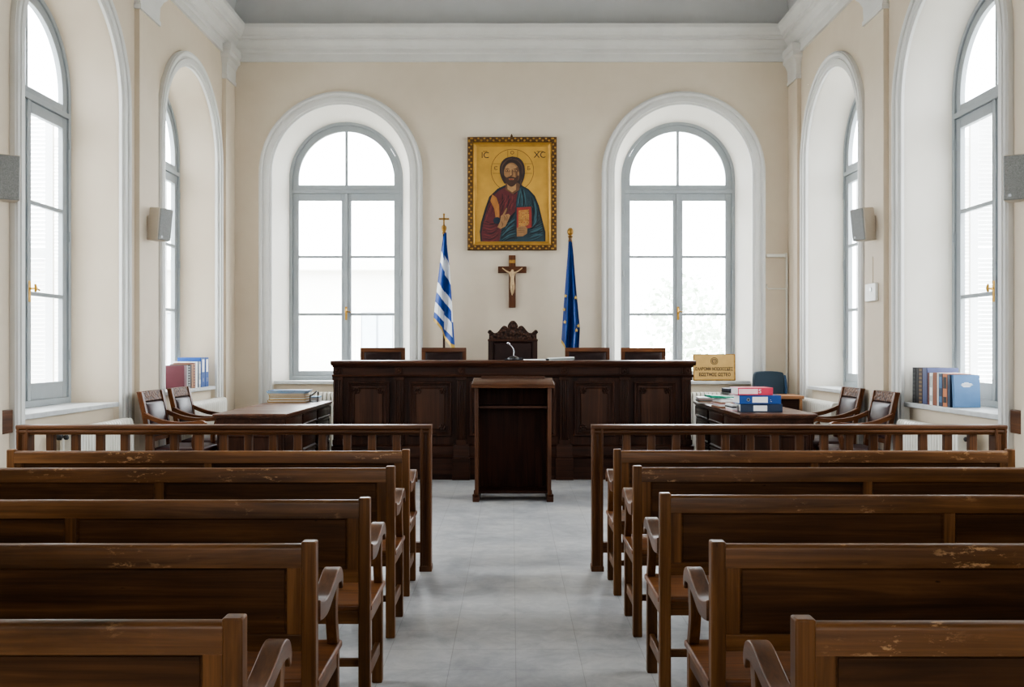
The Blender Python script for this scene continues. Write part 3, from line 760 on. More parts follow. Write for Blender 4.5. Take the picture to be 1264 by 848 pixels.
def union_flag():
    Y = 13.0; xc = wx(704, Y)
    r = thing('blue_flag', 'dark blue flag with yellow stars hanging furled on its pole', 'flag', (xc, Y, 0), 0, 'flags on poles behind the bench')
    flag_pole(r, wz(281, Y), 'ball')
    W = lambda p: wx(p, Y)-xc
    stars = [(697.3, 366), (695.5, 382.5), (696.5, 398), (709.8, 368), (710.7, 408), (713.2, 402.5)]
    def edge(v, u):
        xl = W(interp([(0, 702), (.3, 699), (.7, 695), (1, 692.5)], v)); xr = W(interp([(0, 705.5), (.3, 708.5), (.6, 712.5), (.78, 715), (1, 713.5)], v))
        return xl, xr, wz(293+(interp([(0, 423), (.25, 434), (1, 437)], u)-293)*v, Y)
    o = flag_cloth(r, Y, edge, 2.1, .06, lambda u, v, i, nv: 1 if (v > .97 and u < .3) else 0, [M['eublue'], M['fyellow']])
    for p, q in stars:
        mb = MB(); cx, cz = W(p), wz(q, Y); pts = []
        for k in range(10):
            a = PI/2+k*PI/5; rr = .028 if k % 2 == 0 else .012; pts.append((cx+rr*.85*math.cos(a), cz+rr*math.sin(a)))
        mb.prism(pts, lambda u, v, w: (u, w, v), -.158, -.10); mb.build('star', M['fyellow'], o, smooth=False)
union_flag()

# ------------------------------------------------------------------ crucifix
def crucifix():
    Y = 13.368; xc = wx(632.3, Y)
    r = thing('crucifix', 'dark wooden wall crucifix with a pale figure, below the framed icon', 'crucifix', (xc, Y, 0))
    z = lambda p: wz(p, Y)
    mb = MB(); w = .047
    mb.box(-w, w, -.03, .035, z(379.7), z(315.3)); mb.build('upright', M['chair_z'], r, .005)
    MB().box(-.197, .197, -.031, .03, z(337), z(329)).build('crossbeam', M['chair_x'], r, .004)
    MB().box(-.042, .042, -.042, -.03, z(325), z(321)).build('name_plate', M['gold'], r, .003)
    me = bpy.data.meshes.new('figure')
    P = [(0, -.055, z(349)), (0, -.06, z(343)), (0, -.058, z(338.5)), (0, -.062, z(335)), (.008, -.068, z(333)),
         (.035, -.055, z(337.2)), (.08, -.05, z(335)), (.14, -.042, z(331)), (-.035, -.055, z(337.2)), (-.08, -.05, z(335)), (-.14, -.042, z(331)),
         (.018, -.06, z(352)), (.02, -.068, z(357)), (.006, -.05, z(363)), (-.014, -.06, z(352)), (-.012, -.07, z(357.5)), (-.003, -.052, z(363)), (0, -.066, z(365))]
    E = [(0, 1), (1, 2), (2, 3), (3, 4), (2, 5), (5, 6), (6, 7), (2, 8), (8, 9), (9, 10), (0, 11), (11, 12), (12, 13), (0, 14), (14, 15), (15, 16), (16, 17)]
    me.from_pydata(P, E, []); me.materials.append(plain('carved_figure', srgb(196, 168, 130), .5, var=.1, scale=30))
    o = bpy.data.objects.new('figure', me); COL.objects.link(o); o.parent = r; o['label'] = 'pale carved figure with outstretched arms'
    sk = o.modifiers.new('skin', 'SKIN'); o.modifiers.new('sub', 'SUBSURF').levels = 1
    rad = [.03, .028, .03, .016, .024, .014, .010, .008, .014, .010, .008, .019, .016, .010, .019, .016, .010, .008]
    for v, rr in zip(me.skin_vertices[0].data, rad): v.radius = (rr, rr)
    me.skin_vertices[0].data[0].use_root = True
crucifix()

# ------------------------------------------------------------------ framed icon
def icon():
    Y = 13.385; k = Y/F
    r = thing('framed_icon', 'gilt framed painted icon of a haloed bearded man with a book', 'painting', (0, Y, 0))
    X = lambda p: (p-CX)*k; Z = lambda p: EYE-(p-HY)*k
    x0, x1, z0, z1 = X(577.3), X(687), Z(309.2), Z(170)
    fn = lambda a, b, h: (a, -h, b)
    mb = MB(); mb.mi = 1
    mb.rect(fn, x0, x1, z0, z1, [(0, -.01), (0, .05), (.008, .058), (.066, .052), (.07, .04)], False); mb.mi = 0
    mb.rect(fn, x0+.07, x1-.07, z0+.07, z1-.07, [(0, .04), (.006, .046), (.014, .046), (.02, .04), (.042, .026), (.05, .022), (.055, .012)], False)
    mb.mi = 0
    def bead(x, z): mb.ball((x, -.056, z), .0155, 6, (1.0, .7, 1.0))
    for (xa, za), (xb, zb) in (((x0, z0), (x1, z0)), ((x1, z0), (x1, z1)), ((x1, z1), (x0, z1)), ((x0, z1), (x0, z0))):
        L = math.hypot(xb-xa, zb-za); n = int(L/.042); ux, uz = (xb-xa)/L, (zb-za)/L; nx, nz = -uz, ux
        for i in range(n):
            t = (i+.5)/n*L; o = .022 if i % 2 else .050
            bead(xa+ux*t+nx*o, za+uz*t+nz*o)
    mb.build('frame', [M['gilt'], M['golddark']], r)
    mb = MB(); mb.lathe([(.012, z1), (.018, z1+.012), (.01, z1+.03), (.004, z1+.045)], (0, -.03, 0), 10); mb.build('hanging_ring', M['golddark'], r)
    A = lambda cx: X(554+cx/5.3); B = lambda cy: Z(160+cy/5.3)
    MS = {}; order = []
    def mt(n, c, **kw):
        MS[n] = len(order); order.append(plain('icon_'+n, srgb(*c), kw.get('rough', .5), kw.get('metal', 0), var=kw.get('var', .12), scale=kw.get('scale', 14)))
    mt('gold', (192, 148, 66), metal=.15, var=.08, scale=5); mt('line', (74, 50, 22)); mt('robe', (92, 32, 36)); mt('robedark', (58, 16, 22)); mt('orange', (160, 104, 50))
    mt('mantle', (34, 56, 66)); mt('teal', (58, 92, 100)); mt('deep', (17, 26, 34)); mt('hair', (48, 32, 26)); mt('skin', (144, 106, 68)); mt('beard', (66, 40, 26))
    mt('book', (140, 48, 40)); mt('bookgold', (172, 122, 58)); mt('robelight', (116, 46, 46)); mt('shade', (100, 68, 42)); mt('sleeve', (22, 34, 50)); mt('hairlight', (78, 54, 42)); mt('glow', (168, 128, 86))
    mb = MB(); lay = [0]
    def poly(m, pts, sm=0):
        if sm: pts = spline(list(pts)+[pts[0]], sm)[:-1]
        lay[0] += 1; h = .010+lay[0]*.00012; mb.mi = MS[m]
        mb.face([mb.bm.verts.new((A(x), -h, B(y))) for x, y in pts])
    def ell(m, cx, cy, rx, ry, n=28): poly(m, [(cx+rx*math.cos(2*PI*i/n), cy+ry*math.sin(2*PI*i/n)) for i in range(n)])
    def strip(m, pts, w):
        P = spline(pts, 4); Lf, Rt = [], []
        for i, p in enumerate(P):
            a = P[max(i-1, 0)]; b = P[min(i+1, len(P)-1)]; dx, dy = b[0]-a[0], b[1]-a[1]; l = math.hypot(dx, dy) or 1
            ww = w*(.35+.65*math.sin(PI*i/(len(P)-1))) if len(P) > 2 else w
            Lf.append((p[0]-dy/l*ww, p[1]+dx/l*ww)); Rt.append((p[0]+dy/l*ww, p[1]-dx/l*ww))
        poly(m, Lf+Rt[::-1])
    poly('gold', [(165, 100), (662, 100), (662, 740), (165, 740)])
    n = 64; lay[0] += 1; mb.mi = MS['line']                      # halo outline
    for i in range(n):
        t0, t1 = 2*PI*i/n, 2*PI*(i+1)/n
        mb.face([mb.bm.verts.new((A(416+rr*math.cos(t)), -.0103, B(268+rr*math.sin(t)))) for rr, t in ((137.5, t0), (137.5, t1), (140.5, t1), (140.5, t0))])
    for x in (386, 450): poly('line', [(x-1.2, 136), (x+1.2, 136), (x+1.2, 180), (x-1.2, 180)])
    for xa, xb in ((288, 335), (497, 545)):
        for y in (224, 287): poly('line', [(xa, y-1.2), (xb, y-1.2), (xb, y+1.2), (xa, y+1.2)])
    poly('deep', [(372, 362), (318, 388), (264, 440), (236, 520), (210, 610), (202, 670), (208, 732), (632, 732), (632, 670), (614, 600), (590, 500), (564, 436), (522, 390), (470, 362)])
    poly('robe', [(375, 375), (325, 402), (276, 448), (248, 530), (224, 620), (213, 680), (218, 732), (330, 732), (345, 650), (400, 570), (440, 530), (460, 400), (430, 424), (400, 415)])
    poly('mantle', [(470, 372), (520, 400), (556, 446), (580, 506), (604, 606), (620, 672), (622, 732), (330, 732), (338, 690), (395, 610), (435, 545), (440, 470), (452, 400)])
    for pts in ([(300, 410), (270, 470), (250, 540)], [(350, 420), (352, 470), (345, 540)], [(390, 430), (392, 480), (380, 540)], [(240, 600), (290, 620), (330, 610)], [(225, 660), (280, 680), (320, 650)], [(235, 710), (280, 715), (320, 690)]): strip('robedark', pts, 6)
    for pts in ([(285, 470), (262, 530), (240, 600)], [(370, 430), (372, 480), (362, 530)], [(230, 640), (280, 655), (320, 635)], [(415, 432), (415, 470), (405, 520)], [(240, 690), (290, 700), (325, 670)]): strip('robelight', pts, 4)
    for i in range(16):
        x0 = 250+i*11; strip('robedark' if i % 2 else 'robelight', [(x0+(60-i*2), 430+abs(i-9)*6), (x0+20-i, 480+i*2), (x0-(10-i), 560-i*2)], 1.6)
    for i in range(14):
        y0 = 590+i*10; strip('robedark' if i % 2 else 'robelight', [(222+i*.2, y0+14), (270, y0+22), (322-i, y0+4)], 1.5)
    for i in range(18):
        x0 = 460+i*6; strip('deep' if i % 2 else 'teal', [(468+i*4, 396+i*5), (x0-2, 460+i*4), (x0+2, 500+i*6)], 1.7)
    for i in range(13):
        y0 = 620+i*8; strip('teal' if i % 2 else 'deep', [(615, y0-20), (572, y0+4), (526, y0+16)], 1.6); strip('deep' if i % 2 else 'teal', [(342, y0+24), (390, y0-8), (436, y0-24)], 1.6)
    poly('orange', [(285, 426), (312, 446), (330, 500), (332, 580), (306, 578), (298, 520), (272, 468)])
    for pts in ([(470, 385), (460, 440), (448, 500)], [(490, 395), (500, 450), (505, 500)], [(470, 400), (480, 450), (478, 500)], [(560, 470), (570, 540), (560, 620)], [(590, 560), (570, 600), (545, 640)], [(610, 640), (570, 660), (530, 670)], [(612, 690), (570, 690), (535, 705)], [(345, 700), (390, 650), (430, 620)], [(350, 720), (400, 690), (440, 680)], [(370, 650), (405, 610), (435, 585)]): strip('teal', pts, 5)
    for pts in ([(480, 390), (490, 450), (492, 500)], [(540, 440), (555, 520), (550, 600)], [(600, 590), (565, 630), (530, 655)], [(615, 665), (570, 675), (532, 688)], [(340, 712), (390, 670), (436, 645)], [(360, 670), (400, 625), (436, 600)], [(575, 520), (582, 570), (575, 610)], [(360, 730), (410, 710), (450, 712)]): strip('deep', pts, 4.5)
    poly('shade', [(372, 340), (468, 340), (462, 395), (420, 424), (372, 396)]); poly('glow', [(382, 345), (440, 345), (440, 395), (415, 412), (384, 392)])
    poly('hair', [(415, 178), (460, 188), (490, 225), (498, 275), (492, 320), (480, 350), (470, 372), (452, 350), (380, 350), (366, 356), (345, 320), (333, 275), (340, 225), (370, 190)], 3)
    strip('hairlight', [(350, 300), (350, 240), (385, 200), (415, 192)], 4); strip('hairlight', [(480, 300), (478, 240), (450, 205), (420, 196)], 4); strip('hairlight', [(476, 330), (470, 350), (482, 372)], 3)
    ell('skin', 410, 282, 49, 64); ell('glow', 405, 248, 34, 20); ell('shade', 449, 292, 13, 46)
    poly('beard', [(362, 300), (378, 316), (405, 306), (436, 316), (456, 298), (450, 338), (430, 366), (408, 376), (386, 362), (370, 336)], 2)
    poly('skin', [(390, 322), (428, 322), (424, 332), (396, 332)]); poly('book', [(393, 325), (424, 325), (418, 331), (399, 331)])
    for cx in (384, 434): poly('line', [(cx-19, 262), (cx, 254), (cx+19, 262), (cx, 260)]); ell('shade', cx, 272, 17, 8, 14); ell('glow', cx, 271, 12, 4, 12); ell('line', cx, 271, 4.5, 4, 10)
    poly('shade', [(411, 262), (417, 262), (421, 302), (412, 308), (400, 306), (410, 298)]); poly('glow', [(404, 262), (410, 262), (411, 298), (401, 302)])
    ell('skin', 455, 290, 6, 14, 12)
    ell('sleeve', 315, 596, 24, 22)                       # cuff
    poly('skin', [(318, 640), (335, 604), (340, 566), (352, 558), (374, 516), (382, 514), (378, 536), (364, 560), (390, 552), (402, 562), (396, 580), (384, 606), (372, 634), (340, 652)])
    for pts in ([(358, 560), (368, 578), (366, 600)], [(375, 560), (382, 576), (376, 600)], [(345, 600), (352, 622), (346, 640)]): strip('shade', pts, 2.5)
    poly('book', [(444, 512), (540, 505), (543, 640), (512, 650), (444, 692)]); poly('bookgold', [(456, 530), (524, 524), (526, 622), (456, 652)])
    rn = random.Random(11)
    for i in range(7):
        for j in range(9): ell(('book', 'line', 'glow', 'gold')[rn.randrange(4)], 462+i*10+rn.uniform(-2, 2), 536+j*12+rn.uniform(-2, 2), rn.uniform(1.8, 3.4), rn.uniform(2, 4), 7)
    poly('skin', [(444, 646), (470, 634), (500, 632), (514, 648), (512, 682), (484, 700), (444, 702)])
    for yy in (650, 664, 678): strip('shade', [(446, yy), (470, yy-4), (498, yy-4)], 1.6)
    mb.build('painting', order, r, smooth=False)
    rot = (PI/2, 0, 0)
    tx = lambda nme, b, cx, cy, sz: text(nme, b, sz*k/5.3, (A(cx), -.0125, B(cy)), rot, M['ink'], r, .0003)
    tx('lettering', 'IC', 238, 170, 56); tx('lettering', 'XC', 595, 168, 56); tx('lettering', 'O', 415, 153, 32); tx('lettering', 'Є', 308, 255, 36); tx('lettering', 'Б', 523, 255, 36)
    for a, b in ((224, 252), (575, 618)):
        mb = MB(); mb.box(A(a), A(b), -.0125, -.012, B(146), B(142)); mb.build('letter_bar', M['ink'], r)
icon()

# ------------------------------------------------------------------ desks
def desk(s, label):
    # long table; its drawers face the aisle; s = side of the room
    x_in, x_out, y0, y1, H = 2.285, 3.04, 9.79, 12.30, .85
    if s > 0: x_in, x_out = 2.315, 3.11
    W = x_out-x_in; L = y1-y0
    r = thing('desk', label, 'desk', (s*x_in, y0, 0), 0, 'long dark desks beside the bench')
    X = lambda u: s*u
    mb = MB(); pr = [(-.0, H-.03), (.008, H-.038), (.02, H-.04)]
    mb.box(X(0), X(W), 0, L, H-.028, H); mb.box(X(.012), X(W-.012), .012, L-.012, H-.045, H-.028); mb.build('tabletop', M['desk_top'], r, .006)
    MB().box(X(.03), X(W-.03), .03, L-.03, H-.19, H-.045).build('frieze', M['bench_y'], r, .003)
    ped = [(.03, .85), (.85, 1.66), (1.66, L-.03)]
    for a, b in ped:
        mb = MB(); mb.box(X(.04), X(W-.04), a+.01, b-.01, .06, H-.18); mb.box(X(.03), X(W-.03), a, b, 0, .08)
        fn = lambda q, z, h: (X(q), a+.01-h, z)
        for q0, q1 in ((.09, W/2-.02), (W/2+.02, W-.09)): mb.rect(fn, q0, q1, .14, H-.22, [(0, 0), (0, .012), (.012, .016), (.025, .004)], True)
        for q in (.055, W-.055):
            for dq in (-.012, .012): mb.prism([(q+dq-.008, 0), (q+dq, -.012), (q+dq+.008, 0)], lambda u, v, z: (X(u), a+.01+v, z), .1, H-.2)
        p = mb.build('pedestal', M['bench_z'], r, .003)
    yy = [.05, .75, 1.30, 1.76, L-.05]
    for a, b in ((.05, .83), (.87, 1.64), (1.68, L-.05)):
        mb = MB(); fn = lambda q, z, h: (X(.03-h), q, z)
        mb.rect(fn, a, b, H-.18, H-.055, [(0, 0), (0, .012), (.01, .014), (.02, .008), (.03, .012)], True)
        mb.build('drawer', M['bench_y'], r)
    for a, b in ped:
        for z0, z1 in ((.1, .36), (.38, H-.20)):
            mb = MB(); fn = lambda q, z, h: (X(.04-h), q, z)
            mb.rect(fn, a+.03, b-.03, z0, z1, [(0, 0), (0, .012), (.012, .016), (.03, .003), (.05, .012)], True); mb.build('drawer', M['bench_y'], r)
    return r
desk(-1, 'long dark wooden desk carrying the stack of blue and tan folders')
desk(1, 'long dark wooden desk carrying pink and blue binders')

# ------------------------------------------------------------------ leather armchairs (face +x)
def armchair(label, loc, rz):
    r = thing('leather_armchair', label, 'armchair', loc, rz, 'leather armchairs along the desks')
    hw = .30
    for s in (-1, 1):
        p = spline([(-.30, s*(hw-.025), 0), (-.255, s*(hw-.025), .25), (-.245, s*(hw-.025), .48), (-.275, s*(hw-.025), .75), (-.345, s*(hw-.025), 1.08)], 5)
        mb = MB(); mb.tube(p, 1, flat=(.024, .026)); mb.build('back_post', M['chair_z'], r, .004)
        mb = MB(); mb.lathe([(.018, 0), (.022, .06), (.026, .3), (.030, .38), (.026, .42), (.026, .46)], (.255, s*(hw-.03), 0), 10); mb.build('front_leg', M['chair_z'], r)
        a = spline([(-.30, s*(hw-.01), .865), (-.22, s*hw, .825), (-.10, s*hw, .785), (.05, s*hw, .765), (.20, s*hw, .772), (.27, s*hw, .782), (.30, s*hw, .770), (.30, s*hw, .752)], 5)
        mb = MB(); mb.tube(a, 1, flat=(.027, .02)); mb.build('armrest', M['chair_x'], r, .006)
        q = spline([(.235, s*(hw-.01), .46), (.20, s*hw, .56), (.215, s*hw, .66), (.25, s*hw, .75)], 4)
        mb = MB(); mb.tube(q, 1, flat=(.02, .022)); mb.build('arm_support', M['chair_z'], r, .004)
    mb = MB(); mb.hull8([(-.345, -hw+.0, .985), (-.31, -hw, .985), (-.31, hw, .985), (-.345, hw, .985)], [(-.375, -hw, 1.085), (-.335, -hw, 1.085), (-.335, hw, 1.085), (-.375, hw, 1.085)])
    mb.build('crest_rail', M['carvedl'], r, .006)
    mb = MB(); mb.box(-.275, -.245, -hw+.04, hw-.04, .58, .63); mb.build('lower_rail', M['chair_y'], r, .004)
    mb = MB(); L = []
    for (ins, off) in ((0, -.02), (0, .012), (.02, .035), (.06, .05), (.12, .058)):
        ya, yb, za, zb = -hw+.05+ins, hw-.05-ins, .62+ins, .985-ins
        bx = lambda z: -.262-(z-.62)*.205
        L.append([(bx(z)+off, y, z) for y, z in ((ya, za), (yb, za), (yb, zb), (ya, zb))])
    mb.loops(L, True, True, True); mb.build('back_cushion', M['leather'], r, .012, seg=3)
    MB().box(-.27, .28, -hw+.005, hw-.005, .40, .455).build('seat_frame', M['chair_x'], r, .006)
    mb = MB(); L = []
    for (ins, z) in ((0, .45), (0, .485), (.02, .515), (.08, .535), (.16, .54)):
        L.append([(-.25+ins, -hw+.02+ins, z), (.275-ins, -hw+.02+ins, z), (.275-ins, hw-.02-ins, z), (-.25+ins, hw-.02-ins, z)])
    mb.loops(L, True, True, True); mb.build('seat_cushion', M['leather'], r, .012, seg=3)
    return r
ac = armchair('brown leather armchair nearer the railing at the folders desk, striped-flag side', (-3.35, 9.86, 0), 0)
dup(ac, (-3.365, 10.74, 0), 0, 'brown leather armchair in front of the burgundy book and blue binders sill')
dup(ac, (3.42, 9.70, 0), PI, 'brown leather armchair nearest the sill with the pale blue book')
dup(ac, (3.43, 10.66, 0), PI, 'brown leather armchair beside the binders desk, farther from the railing, near blue chair')

# ------------------------------------------------------------------ folders on the desk with the tan stack
r = thing('folder_stack', 'stack of tan card folders under light blue ones on the desk', 'folders', (wx(354, 11.95), 12.08, .85), 0)
zz = 0
for i, (m, t, w, dx) in enumerate(((M['ltan'], .034, .232, -.0), (M['cream'], .034, .226, .01), (M['ltan'], .022, .222, .008), (M['cream'], .024, .222, .0), (M['ltblue'], .012, .232, .0), (M['ltblue'], .014, .25, .004), (M['skyblue'], .010, .245, .02))):
    mb = MB(); mb.box(dx-w, dx+w, -.16, .16, zz, zz+t*.3); mb.box(dx-w, dx+w, -.16, .16, zz+t*.8, zz+t-.001); mb.box(dx-w, dx-w+.006, -.16, .16, zz, zz+t*.9)
    o = mb.build('folder', m, r, .001)
    mb = MB(); mb.box(dx-w+.008, dx+w-.006, -.152, .152, zz+t*.3, zz+t*.8); mb.build('sheets', M['white'], o); zz += t
r2 = thing('wire_stand', 'small black wire frame stand beside the tan folder stack', 'stand', (wx(388, 12.05), 12.02, .85), .2)
mb = MB()
for y in (-.06, .06): mb.tube([(-.045, y, .008), (.045, y, .008), (.05, y, .125), (.035, y, .135), (-.02, y, .09), (-.045, y, .08), (-.045, y, .008)], .008)
for p in ((-.045, .08), (.045, .008), (.04, .13)): mb.tube([(p[0], -.06, p[1]), (p[0], .06, p[1])], .006)
mb.build('wire_frame', M['black'], r2)
r3 = thing('paper_sheets', 'loose pale blue sheets beside the black wire stand', 'papers', (wx(377, 12.1)+.06, 12.25, .85), 0)
r3.location = (-2.485, 12.25, .85)
MB().box(-.05, .05, -.06, .10, 0, .05).build('sheet', M['white'], r3, .002); MB().box(-.052, .052, -.062, .10, .05, .062).build('sheet', M['ltblue'], r3, .001)

# ------------------------------------------------------------------ binders
def binder(name, label, loc, rz, w, h, d, m, lab=None, hole=None, labm='white', tilt=0, cat='binder', group=None, vertical=False):
    r = thing(name, label, cat, loc, rz, group)
    def P(x0, x1, y0, y1, z0, z1):
        return (x0, x1, y0, y1, z0, z1)
    mb = MB(); t = .006
    mb.box(0, w, 0, t, 0, h); mb.box(0, w, 0, d, 0, t*.7); mb.box(0, w, 0, d, h-t*.7, h); mb.build('cover', m, r, .003)
    MB().box(.012, w-.012, t+.004, d-.01, t, h-t).build('pages', M['white'], r, .001)
    if lab:
        a, b = lab; MB().box(a, b, -.0015, 0.001, h*.16, h*.84).build('spine_label', M[labm], r)
    if hole is not None:
        mb = MB(); mb.lathe([(.018, -.003), (.018, .001)], (hole, 0, h*.5), 14, 'y'); o = mb.build('finger_hole', M['steel'], r)
        mb = MB(); mb.lathe([(.012, -.004), (.012, -.001)], (hole, 0, h*.5), 14, 'y'); mb.build('hole', M['black'], o)
    return r
Yb = 10.05; g = 'ring binders stacked on the desk'
kb = Yb/F; xb = lambda p: wx(p, Yb)
b1 = binder('ring_binder', 'dark navy ring binder at the bottom of the desk pile', (xb(914), Yb, .85), 0, 52*kb, .084, .31, M['navy'], (16*kb, 33*kb), None, 'white', group=g)
b2 = binder('ring_binder', 'bright blue ring binder between the navy and pink ones', (xb(912.6), Yb-.005, .936), 0, 51.5*kb, .09, .31, M['royal'], (16*kb, 35*kb), 11*kb, 'white', group=g)
b3 = binder('ring_binder', 'pink ring binder on top of the desk pile', (xb(911), Yb-.0, 1.028), .06, 44*kb, .078, .30, M['pink'], (1.0*kb, 25*kb), None, 'palepink', group=g)
text('lettering', 'S', .06, (27.5*kb, -.002, .04), (PI/2, 0, 0), M['white'], b3); text('lettering', ':.', .05, (39*kb, -.002, .04), (PI/2, 0, 0), M['white'], b2)
for i in range(4): text('lettering', 'lllll lll llll', .016, (25.5*kb, -.0025, .026+i*.013), (PI/2, 0, 0), M['greyg'], b2) if False else None
# other papers on that desk
paper_pile('file_pile', 'untidy pile of papers and brown files under the green folder', wx(884, 10.9), wx(908, 10.9), 10.75, .34, .85, 6, .016, [M['brownpaper'], M['white'], M['palepink'], M['brownpaper'], M['white'], M['white']], 'loose files', .05, cat='files', jit=.015)
rg = thing('green_folder', 'green plastic folder lying on top of the untidy file pile', 'folder', (wx(889, 10.95), 10.92, .965), .04)
MB().hull8([(-.15, -.15, -.0), (.12, -.15, 0), (.12, .15, .0), (-.15, .15, 0)], [(-.15, -.15, .028), (.12, -.15, .01), (.12, .15, .01), (-.15, .15, .028)]).build('cover', M['green'], rg, .003)
paper_pile('file_pile', 'low pile of mixed papers at the desk end next to the bench', wx(860, 11.9), wx(880, 11.9), 11.72, .36, .85, 5, .015, [M['white'], M['brownpaper'], M['greyg'], M['palepink'], M['white']], 'loose files', -.08, cat='files', jit=.02)
paper_pile('file_pile', 'dark folder pile behind the pink binder', wx(897, 11.3), wx(915, 11.3), 11.25, .30, .85, 8, .024, [M['blackb'], M['greyg'], M['white'], M['navy'], M['white'], M['greyg'], M['blackb'], M['navy']], 'loose files', .1, cat='files', jit=.012)
paper_pile('file_pile', 'small heap of crumpled papers beside the navy binder', 2.325, 2.375, 10.15, .30, .85, 4, .018, [M['palepink'], M['white'], M['blackb'], M['white']], 'loose files', .02, cat='files', jit=.01)

# ------------------------------------------------------------------ blue office chair and small table at the back
r = thing('small_table', 'small light wooden table in front of the blue office chair', 'table', (3.395, 12.35, 0))
MB().box(-.27, .27, -.28, .22, .885, .925).build('tabletop', M['oak'], r, .004)
for sx in (-1, 1):
    for sy in (-1, 1): MB().box(sx*.25, sx*.215, -.03+sy*.235, -.03+sy*.20, 0, .885).build('leg', M['oak'], r, .003)
MB().box(-.25, .25, -.24, -.22, .72, .885).build('apron', M['bench_x'], r)
colr('petrol', 10, 36, 50, .7); colr('petroll', 34, 72, 110, .5)
r = thing('office_chair', 'blue upholstered office chair behind the small light table', 'chair', (3.46, 13.02, 0), .0)
mb = MB(); L = []
out = spline([(-.20, .76), (-.21, 1.0), (-.20, 1.17), (-.15, 1.205), (0, 1.215), (.15, 1.205), (.20, 1.17), (.21, 1.0), (.20, .76)], 4)
for ins, y in ((.03, -.075), (.0, -.055), (0, -.0), (.03, .02)):
    L.append([(x*(1-ins*2), y+.05*(abs(x)/.2)**2*-1+.05, .98+(z-.98)*(1-ins)) for x, z in out])
mb.loops(L, True, True, True); mb.build('backrest', M['petrol'], r, .004)
mb = MB(); mb.tube(spline([(.215, -.02, .76), (.235, -.01, 1.0), (.215, 0, 1.16)], 4), 1, flat=(.02, .035)); mb.build('back_side_bolster', M['petroll'], r, .01)
MB().box(-.22, .22, -.40, -.02, .44, .52).build('seat', M['petrol'], r, .03)
mb = MB(); mb.tube([(0, .0, .5), (0, .06, .62), (0, .045, .85)], 1, flat=(.03, .008)); mb.build('back_bracket', M['black'], r)
mb = MB(); mb.lathe([(.03, .08), (.025, .44)], (0, -.2, 0), 12)
for i in range(5):
    a = 2*PI*i/5+.3; mb.tube([(0, -.2, .1), (.24*math.cos(a), -.2+.24*math.sin(a), .06)], .018)
mb.build('star_base', M['black'], r)
for i in range(5):
    a = 2*PI*i/5+.3; mb = MB(); mb.ball((.24*math.cos(a), -.2+.24*math.sin(a), .028), .028, 10); mb.build('caster', M['black'], r)

# ------------------------------------------------------------------ books on the sills
def book(label, y0, y1, w, h, z, s, m, xs, band=None, lean=0, group=None, xo=0, pages='white', deco=0):
    # s = side of the room; spine faces the room at x = s*xs, book stands with covers facing along the room
    r = thing('book', label, 'book', (s*xs, (y0+y1)/2, z), 0, group)
    t = (y1-y0)/2-.001; X = lambda u: s*u
    mb = MB(); mb.box(X(0), X(w), -t, -t+.003, 0, h); mb.box(X(0), X(w), t-.003, t, 0, h); mb.box(X(0), X(.004), -t, t, 0, h); mb.build('cover', M[m], r, .0015)
    MB().box(X(.004), X(w-.004), -t+.003, t-.003, .004, h-.004).build('pages', M[pages], r)
    if band:
        for za, zb in ([(.12, .3), (.55, .9)] if deco == 0 else [(k/9+.02, k/9+.07) for k in range(9)]):
            MB().box(X(-.001), X(.002), -t*.75, t*.75, h*za, h*zb).build('spine_label', M[band], r)
    if lean: r.rotation_euler = (lean, 0, 0)
    return r
gl = 'volumes on the sill with blue binders'
xs = 3.915; zl = 1.03
lb = [('burgundy', 11.53, 11.62, .23, .285, None, 'burgundy book, its plain cover facing the pews, at the row start', 0),
      ('silver', 11.625, 11.665, .24, .285, None, 'thin silver grey book next to the burgundy one on the sill', 0),
      ('blackb', 11.67, 11.735, .24, .285, 'silver', 'black book with pale marks down its spine on the sill', 1),
      ('darkbrown', 11.74, 11.80, .25, .295, None, 'dark brown book between the black and tan ones on the sill', 0),
      ('tanleather', 11.805, 11.86, .25, .30, None, 'tan leather-bound book in the middle of the sill row', 0),
      ('maroon', 11.865, 11.93, .25, .31, 'tanleather', 'maroon book with tan spine marks on the sill', 1),
      ('white', 11.94, 12.02, .28, .325, None, 'white volume standing just after the maroon book', 0),
      ('navy', 12.025, 12.07, .28, .325, None, 'navy slim volume squeezed between white and silver ones', 0),
      ('silver', 12.075, 12.14, .28, .325, 'white', 'silver-grey volume beside the first blue binder on sill', 0)]
for m, a, b, w, h, bd, lab, dc in lb: book(lab, a, b, w, h, zl, -1, m, xs, bd, 0, gl, deco=dc)
for a, b, lab in ((12.16, 12.315, 'tall blue binder touching the silver-grey volume, white label on spine'), (12.325, 12.46, 'tall blue binder at the far end of the sill, against the reveal')):
    r = thing('ring_binder', lab, 'binder', (-xs, (a+b)/2, zl), 0, gl); t = (b-a)/2
    mb = MB(); mb.box(0, -.30, -t, -t+.004, 0, .375); mb.box(0, -.30, t-.004, t, 0, .375); mb.box(0, -.005, -t, t, 0, .375); mb.build('cover', M['royal'], r, .002)
    MB().box(-.006, -.28, -t+.006, t-.006, .02, .36).build('pages', M['white'], r)
    MB().box(.002, -.001, -t*.5, t*.55, .19, .35).build('spine_label', M['white'], r)
    text('lettering', 'IIII', .05, (.002, .0, .09), (PI/2, PI/2, PI/2), M['silver'], r)
gr = 'volumes on the sill with the pale blue book'
zr = .985; xr = 3.925
